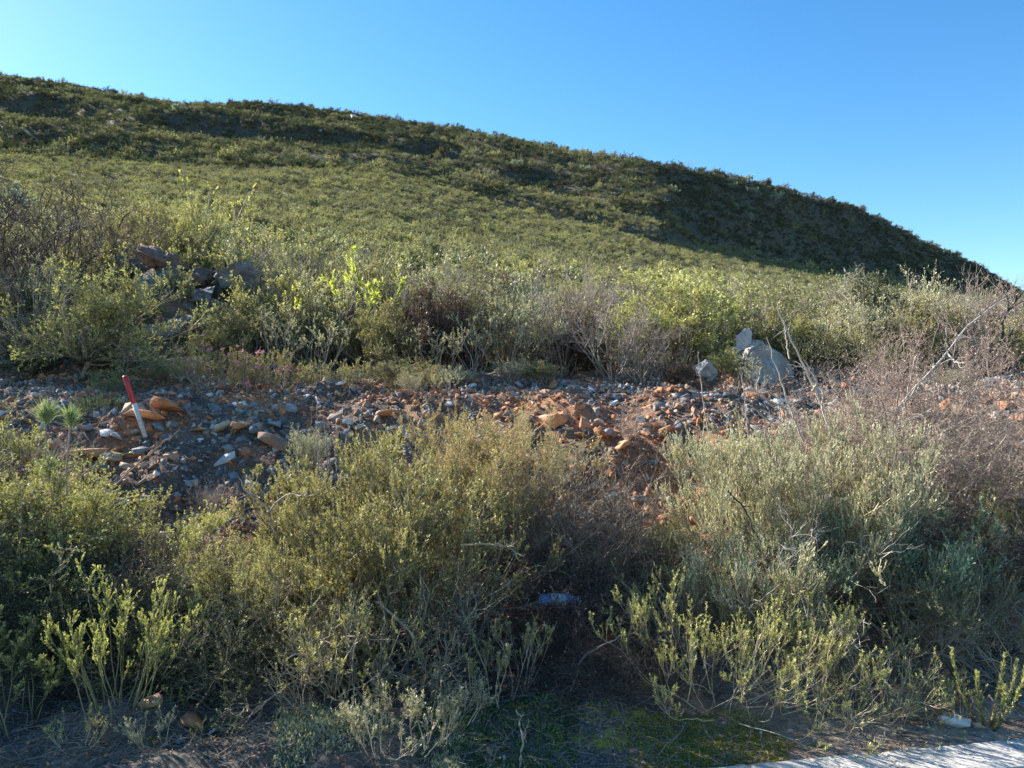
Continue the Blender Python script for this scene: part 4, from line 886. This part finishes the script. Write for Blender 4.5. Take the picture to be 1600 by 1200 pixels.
# ------------------------------------------------------------------ distant scrub as stuff (instanced low-detail shrubs)
lib=bpy.data.collections.new('scrub_library')
def proto(i,n,lm,L,lf,kw={}):
    a=dict(n=9,base=.12,spread=(.05,1.1),L=L,up=.35,wob=.5,r=.014,K=3,br=(6,.38,.7,.4,.5,.3,1),tw=None,leaf=lf,leafmat_=lm,stem='bark'); a.update(kw)
    s_,l_,_=plant(500+i,**a)
    # join the two meshes into one for instancing
    oa=bpy.data.objects.new('t',s_); ob=bpy.data.objects.new('t2',l_)
    bm=bmesh.new(); bm.from_mesh(s_); 
    n0=len(bm.faces); bm.from_mesh(l_); bm.faces.ensure_lookup_table()
    for f in bm.faces[n0:]: f.material_index=1
    me=bpy.data.meshes.new('scrub'); bm.to_mesh(me); bm.free(); me.materials.append(M['bark']); me.materials.append(M[lm])
    o=bpy.data.objects.new('p%02d'%i,me); lib.objects.link(o); bpy.data.objects.remove(oa); bpy.data.objects.remove(ob)
lms=['hill_olive','hill_olive','hill_yellow','hill_yellow','hill_green','hill_grey','dark','dark','brownleaf','silver','hill_grey']
for i,lm in enumerate(lms):
    proto(i,0,lm,.62,(24,.065,.030,.8,.15) if lm!='silver' else (16,.12,.06,.7,.3),{} if i!=10 else dict(stem='deadgrey',leaf=(3,.08,.03,.8,.2),n=16,br=(8,.4,.6,.4,.5,.3,1)))
def scatter(name,label,ylo,yhi,dens,seed,smin,smax,weights):
    rng=np.random.default_rng(seed); u0,u1=-.80,.78
    A=.5*(u1-u0)*(yhi**2-ylo**2); n=int(A*dens)
    y=np.sqrt(rng.uniform(ylo**2,yhi**2,n)); u=rng.uniform(u0,u1,n); x=u*y
    z=height(x,y); 
    px=800+F*u; D=np.interp(px,HX,HD)
    cl=fbm(x/9+3,y/9,3)
    keep=(y<D+16)&(rng.random(n)<np.clip(.85+cl*1.2,.25,1)); x,y,z,u,px,cl=[a[keep] for a in (x,y,z,u,px,cl)]; n=len(x)
    sl=height(x,y-1.5)-height(x,y+1.5); st=np.abs(sl)/3
    up=sst(150,210,y)
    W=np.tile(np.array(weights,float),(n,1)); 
    W[:,6:8]*= (1+up*3.0+np.clip(st-.35,0,1)*10)[:,None]; W[:,2:4]*=(1-.55*up)[:,None]  # extra dark shrubs on steep ground deepen the slope's shade by colour
    dk=sst(.0,.14,fbm(x/38+2,y/13+5,4))*sst(140,200,y+px*0)*(1-sst(1,3,px*0)); W[:,6:8]*=(1+7*dk)[:,None]; W[:,8]*=1+3*dk; W[:,2:4]*=(1-.8*dk)[:,None]; W[:,0:2]*=(1-.5*dk)[:,None]  # dark bands: partly real dark shrubs, partly slope shade put into colour
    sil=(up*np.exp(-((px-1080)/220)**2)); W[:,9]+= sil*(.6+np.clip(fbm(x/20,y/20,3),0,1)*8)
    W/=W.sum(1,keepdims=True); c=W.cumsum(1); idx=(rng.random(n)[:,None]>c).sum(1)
    s=np.exp(rng.normal(0,.25+.13*(yhi>200),n))*rng.uniform(smin,smax,n)*(1+.5*(idx==9))*(1+.8*(1-sst(30,95,y))*(yhi>100)*(yhi<200)); rz=rng.uniform(0,2*PI,n)
    me=bpy.data.meshes.new(name); me.vertices.add(n); me.vertices.foreach_set('co',np.stack([x,y,z-.05],1).astype(np.float32).ravel())
    for nm,tp,a in (('sc','FLOAT',s),('rz','FLOAT',rz),('idx','INT',idx)):
        t=me.attributes.new(nm,tp,'POINT'); t.data.foreach_set('value',a.astype(np.float32 if tp=='FLOAT' else np.int32))
    o=struct(name,me,'stuff'); o['label']=label; o['category']='scrub'
    ng=bpy.data.node_groups.new(name,'GeometryNodeTree'); ng.interface.new_socket('Geometry',in_out='INPUT',socket_type='NodeSocketGeometry'); ng.interface.new_socket('Geometry',in_out='OUTPUT',socket_type='NodeSocketGeometry')
    gi=ng.nodes.new('NodeGroupInput'); go=ng.nodes.new('NodeGroupOutput'); ip=ng.nodes.new('GeometryNodeInstanceOnPoints')
    ci=ng.nodes.new('GeometryNodeCollectionInfo'); ci.inputs['Collection'].default_value=lib; ci.inputs['Separate Children'].default_value=True; ci.inputs['Reset Children'].default_value=True
    def na(nm,tp):
        a=ng.nodes.new('GeometryNodeInputNamedAttribute'); a.data_type=tp; a.inputs['Name'].default_value=nm; return a.outputs['Attribute']
    mp=ng.nodes.new('GeometryNodeMeshToPoints'); ng.links.new(gi.outputs[0],mp.inputs[0])
    ng.links.new(mp.outputs[0],ip.inputs['Points']); ng.links.new(ci.outputs[0],ip.inputs['Instance']); ip.inputs['Pick Instance'].default_value=True
    ng.links.new(na('idx','INT'),ip.inputs['Instance Index']); ng.links.new(na('sc','FLOAT'),ip.inputs['Scale'])
    cb=ng.nodes.new('ShaderNodeCombineXYZ'); ng.links.new(na('rz','FLOAT'),cb.inputs[2]); ng.links.new(cb.outputs[0],ip.inputs['Rotation'])
    ng.links.new(ip.outputs[0],go.inputs[0]); md=o.modifiers.new('scatter','NODES'); md.node_group=ng
    return n
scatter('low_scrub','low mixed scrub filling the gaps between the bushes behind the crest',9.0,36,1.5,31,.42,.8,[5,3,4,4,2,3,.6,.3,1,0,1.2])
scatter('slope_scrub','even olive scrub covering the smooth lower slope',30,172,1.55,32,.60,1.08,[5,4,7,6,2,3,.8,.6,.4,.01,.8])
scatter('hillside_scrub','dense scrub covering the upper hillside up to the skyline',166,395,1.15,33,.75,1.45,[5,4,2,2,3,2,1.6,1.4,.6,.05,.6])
# individual larger shrubs on the skyline
for i,(px,s,lb) in enumerate([(470,2.2,'round dark bush standing on the skyline left of centre'),(720,2.3,'dark bush on the skyline above the middle'),(1345,2.8,'wispy lone shrub on the skyline above the dark right flank'),(290,1.8,'small bush sticking up from the skyline at the upper left'),(60,2.2,'low bush on the skyline at the far left'),(180,2.4,'dark bush on the left skyline right of the low far-left one'),(385,1.8,'small bush on the skyline above the yellow-leaved bush'),(560,2.6,'bush on the skyline right of the round dark one'),(860,2.4,'bush on the skyline above the grey leafless bush'),(960,2.2,'rounded bush on the skyline where the hill starts dropping'),(1075,2.6,'bush on the skyline just before the dark flank'),(1200,2.4,'bush on the skyline at the top of the dark flank'),(1420,2.6,'bush low on the sloping dark skyline, right of the wispy lone shrub'),(1495,2.8,'bush near the foot of the dark skyline at the right')]):
    D=float(np.interp(px,HX,HD)); x=(px-800)/F*D; k=['darkg','darkg','twiggy','stalky','darkg','darkg','fine','stalky','darkg','fine','stalky','darkg','stalky','darkg'][i]
    setp('skyline_bush',k,lb,px,D-1,s,s*1.2)
# rocks on the hillside
rh=random.Random(8)
for i,(px,row,sz) in enumerate([(1112,300,2.6),(1168,302,3.0),(1180,312,2.0),(555,188,3.0),(575,186,2.5),(500,210,2),(655,235,2.2),(690,240,2.6),(955,250,2.2)]):
    Ys=np.linspace(140,370,900); xx=(px-800)/F*Ys; zz=height(xx,Ys); rw=600-(zz-CAMZ)/Ys*F; j=int(np.argmin(np.abs(rw-row))); Y=float(Ys[j])
    lb=['tan rock left of a pair high on the right hillside','largest tan rock on the upper right hillside','small tan rock below the largest one on the upper right hillside','pale rock just under the skyline left of centre','lower neighbour of the pale rock near the skyline','brown rock amid dark scrub at upper left','rock on the left end of the dark middle ledge','rock on the dark middle ledge above the slope','rock under the skyline right of centre'][i]
    V,Fc=pro[i]; o=single('hillside_rock',rmesh(i,[1,1,1,4,2,2,2,0,1][i]),lb,'rock',((px-800)/F*Y,Y,gz((px-800)/F*Y,Y)+sz*.45),'rocks on the hillside',(0,0,i*1.1),(sz*.9,sz*.7,sz*1.2))

# ------------------------------------------------------------------ ground cover near the kerb
def tufts(name,label,n,px0,px1,y0,y1,mat,k,L,W,seed,patch=.0,fl=1.0,ang=.7):
    rng=np.random.default_rng(seed); px=rng.uniform(px0,px1,n); y=rng.uniform(y0,y1,n); x=(px-800)/F*y
    kp=(y>kerb_y(x)+.02)&(fbm(x*2.5+seed,y*2.5,3)>patch-.12*rng.random(n)); x,y=x[kp],y[kp]; z=height(x,y)
    p=np.repeat(np.stack([x,y,z],1),k,0)+rng.normal(0,L*.35,(len(x)*k,3))*np.array([1,1,0]); U=np.tile([0,0,1.],(len(p),1))
    b=Buf(); leaves(b,p,U,L,W,np.abs(rng.normal(ang,.35,len(p))),rng.random(len(p)),rng,.55)
    o=struct(name,b.mesh(name,M[mat]),'stuff'); o['label']=label
tufts('herbs','small green herbs on the ground near the kerb',900,640,900,3.3,3.85,'herb',6,.018,.010,41,-.05)
tufts('moss','yellow-green moss patches on the ground near the kerb',6000,860,1230,3.34,3.85,'moss',9,.008,.005,42,.03)
tufts('moss','thin moss on shaded ground in the middle of the verge',3000,700,1300,3.5,4.1,'moss',6,.008,.004,43,.16)
tufts('ground_cover','grey-green low ground cover near the bottom left of centre',2200,430,720,3.3,3.7,'greygreen',7,.022,.007,44,-.02)
tufts('ground_cover','sparse green herbs on the bare ground at lower left',500,200,520,3.4,4.1,'herb',5,.016,.008,45,.08)
def litter():
    rng=np.random.default_rng(51); n=9000; y=3.32+rng.random(n)**1.3*5; px=rng.uniform(-100,1700,n); x=(px-800)/F*y
    kp=(y>kerb_y(x)+.03)&((y>4.5)|(px<1420)|(rng.random(n)<.15)); x,y=x[kp],y[kp]; n=len(x); z=height(x,y)+.008
    a=rng.uniform(0,2*PI,n); B=np.stack([x,y,z],1); D=np.stack([np.cos(a),np.sin(a),np.abs(rng.normal(0,.15,n))],1)
    b=Buf(); P=grow(B,D,rng.uniform(.03,.16,n),4,-.05,.35,rng); P[:,:,2]=np.maximum(P[:,:,2],height(P[:,:,0].ravel(),P[:,:,1].ravel()).reshape(P.shape[:2])+.003); tubes(b,P,.0016,.0009,rng,3)
    o=struct('twig_litter',b.mesh('twig_litter',M['deadgrey']),'stuff'); o['label']='fine dead twigs and straw littering the ground'
litter()
# ------------------------------------------------------------------ camera, light, sky
cam=bpy.data.cameras.new('camera'); co=bpy.data.objects.new('camera',cam); COL.objects.link(co); SC.camera=co
co.location=(0,0,CAMZ); co.rotation_euler=(PI/2,0,0); cam.sensor_width=36; cam.lens=36*F/1600; cam.clip_end=12000; cam.clip_start=.05
sun=bpy.data.lights.new('sun','SUN'); so=bpy.data.objects.new('sun',sun); COL.objects.link(so); sun.energy=5.0; sun.angle=math.radians(.5); sun.color=(1,.94,.85)
from mathutils import Vector
sd=Vector((-math.sin(SUN_AZ)*math.cos(SUN_EL),math.cos(SUN_AZ)*math.cos(SUN_EL),math.sin(SUN_EL)))
so.rotation_mode='QUATERNION'; so.rotation_quaternion=sd.to_track_quat('Z','Y'); so.location=(0,0,30)
w=bpy.data.worlds.new('World'); SC.world=w; w.use_nodes=True; nt=w.node_tree; bg=nt.nodes['Background']
sk=nt.nodes.new('ShaderNodeTexSky'); sk.sky_type='NISHITA'; sk.sun_disc=False; sk.sun_elevation=SUN_EL; sk.sun_rotation=-SUN_AZ
sk.altitude=600; sk.air_density=1.0; sk.dust_density=.3; sk.ozone_density=2.2
hs=nt.nodes.new('ShaderNodeHueSaturation'); hs.inputs['Saturation'].default_value=1.31; hs.inputs['Hue'].default_value=.497; nt.links.new(sk.outputs[0],hs.inputs['Color']); nt.links.new(hs.outputs[0],bg.inputs[0]); bg.inputs[1].default_value=.084
SC.view_settings.view_transform='Standard'; SC.view_settings.look='None'; SC.view_settings.exposure=1.55; SC.view_settings.gamma=1
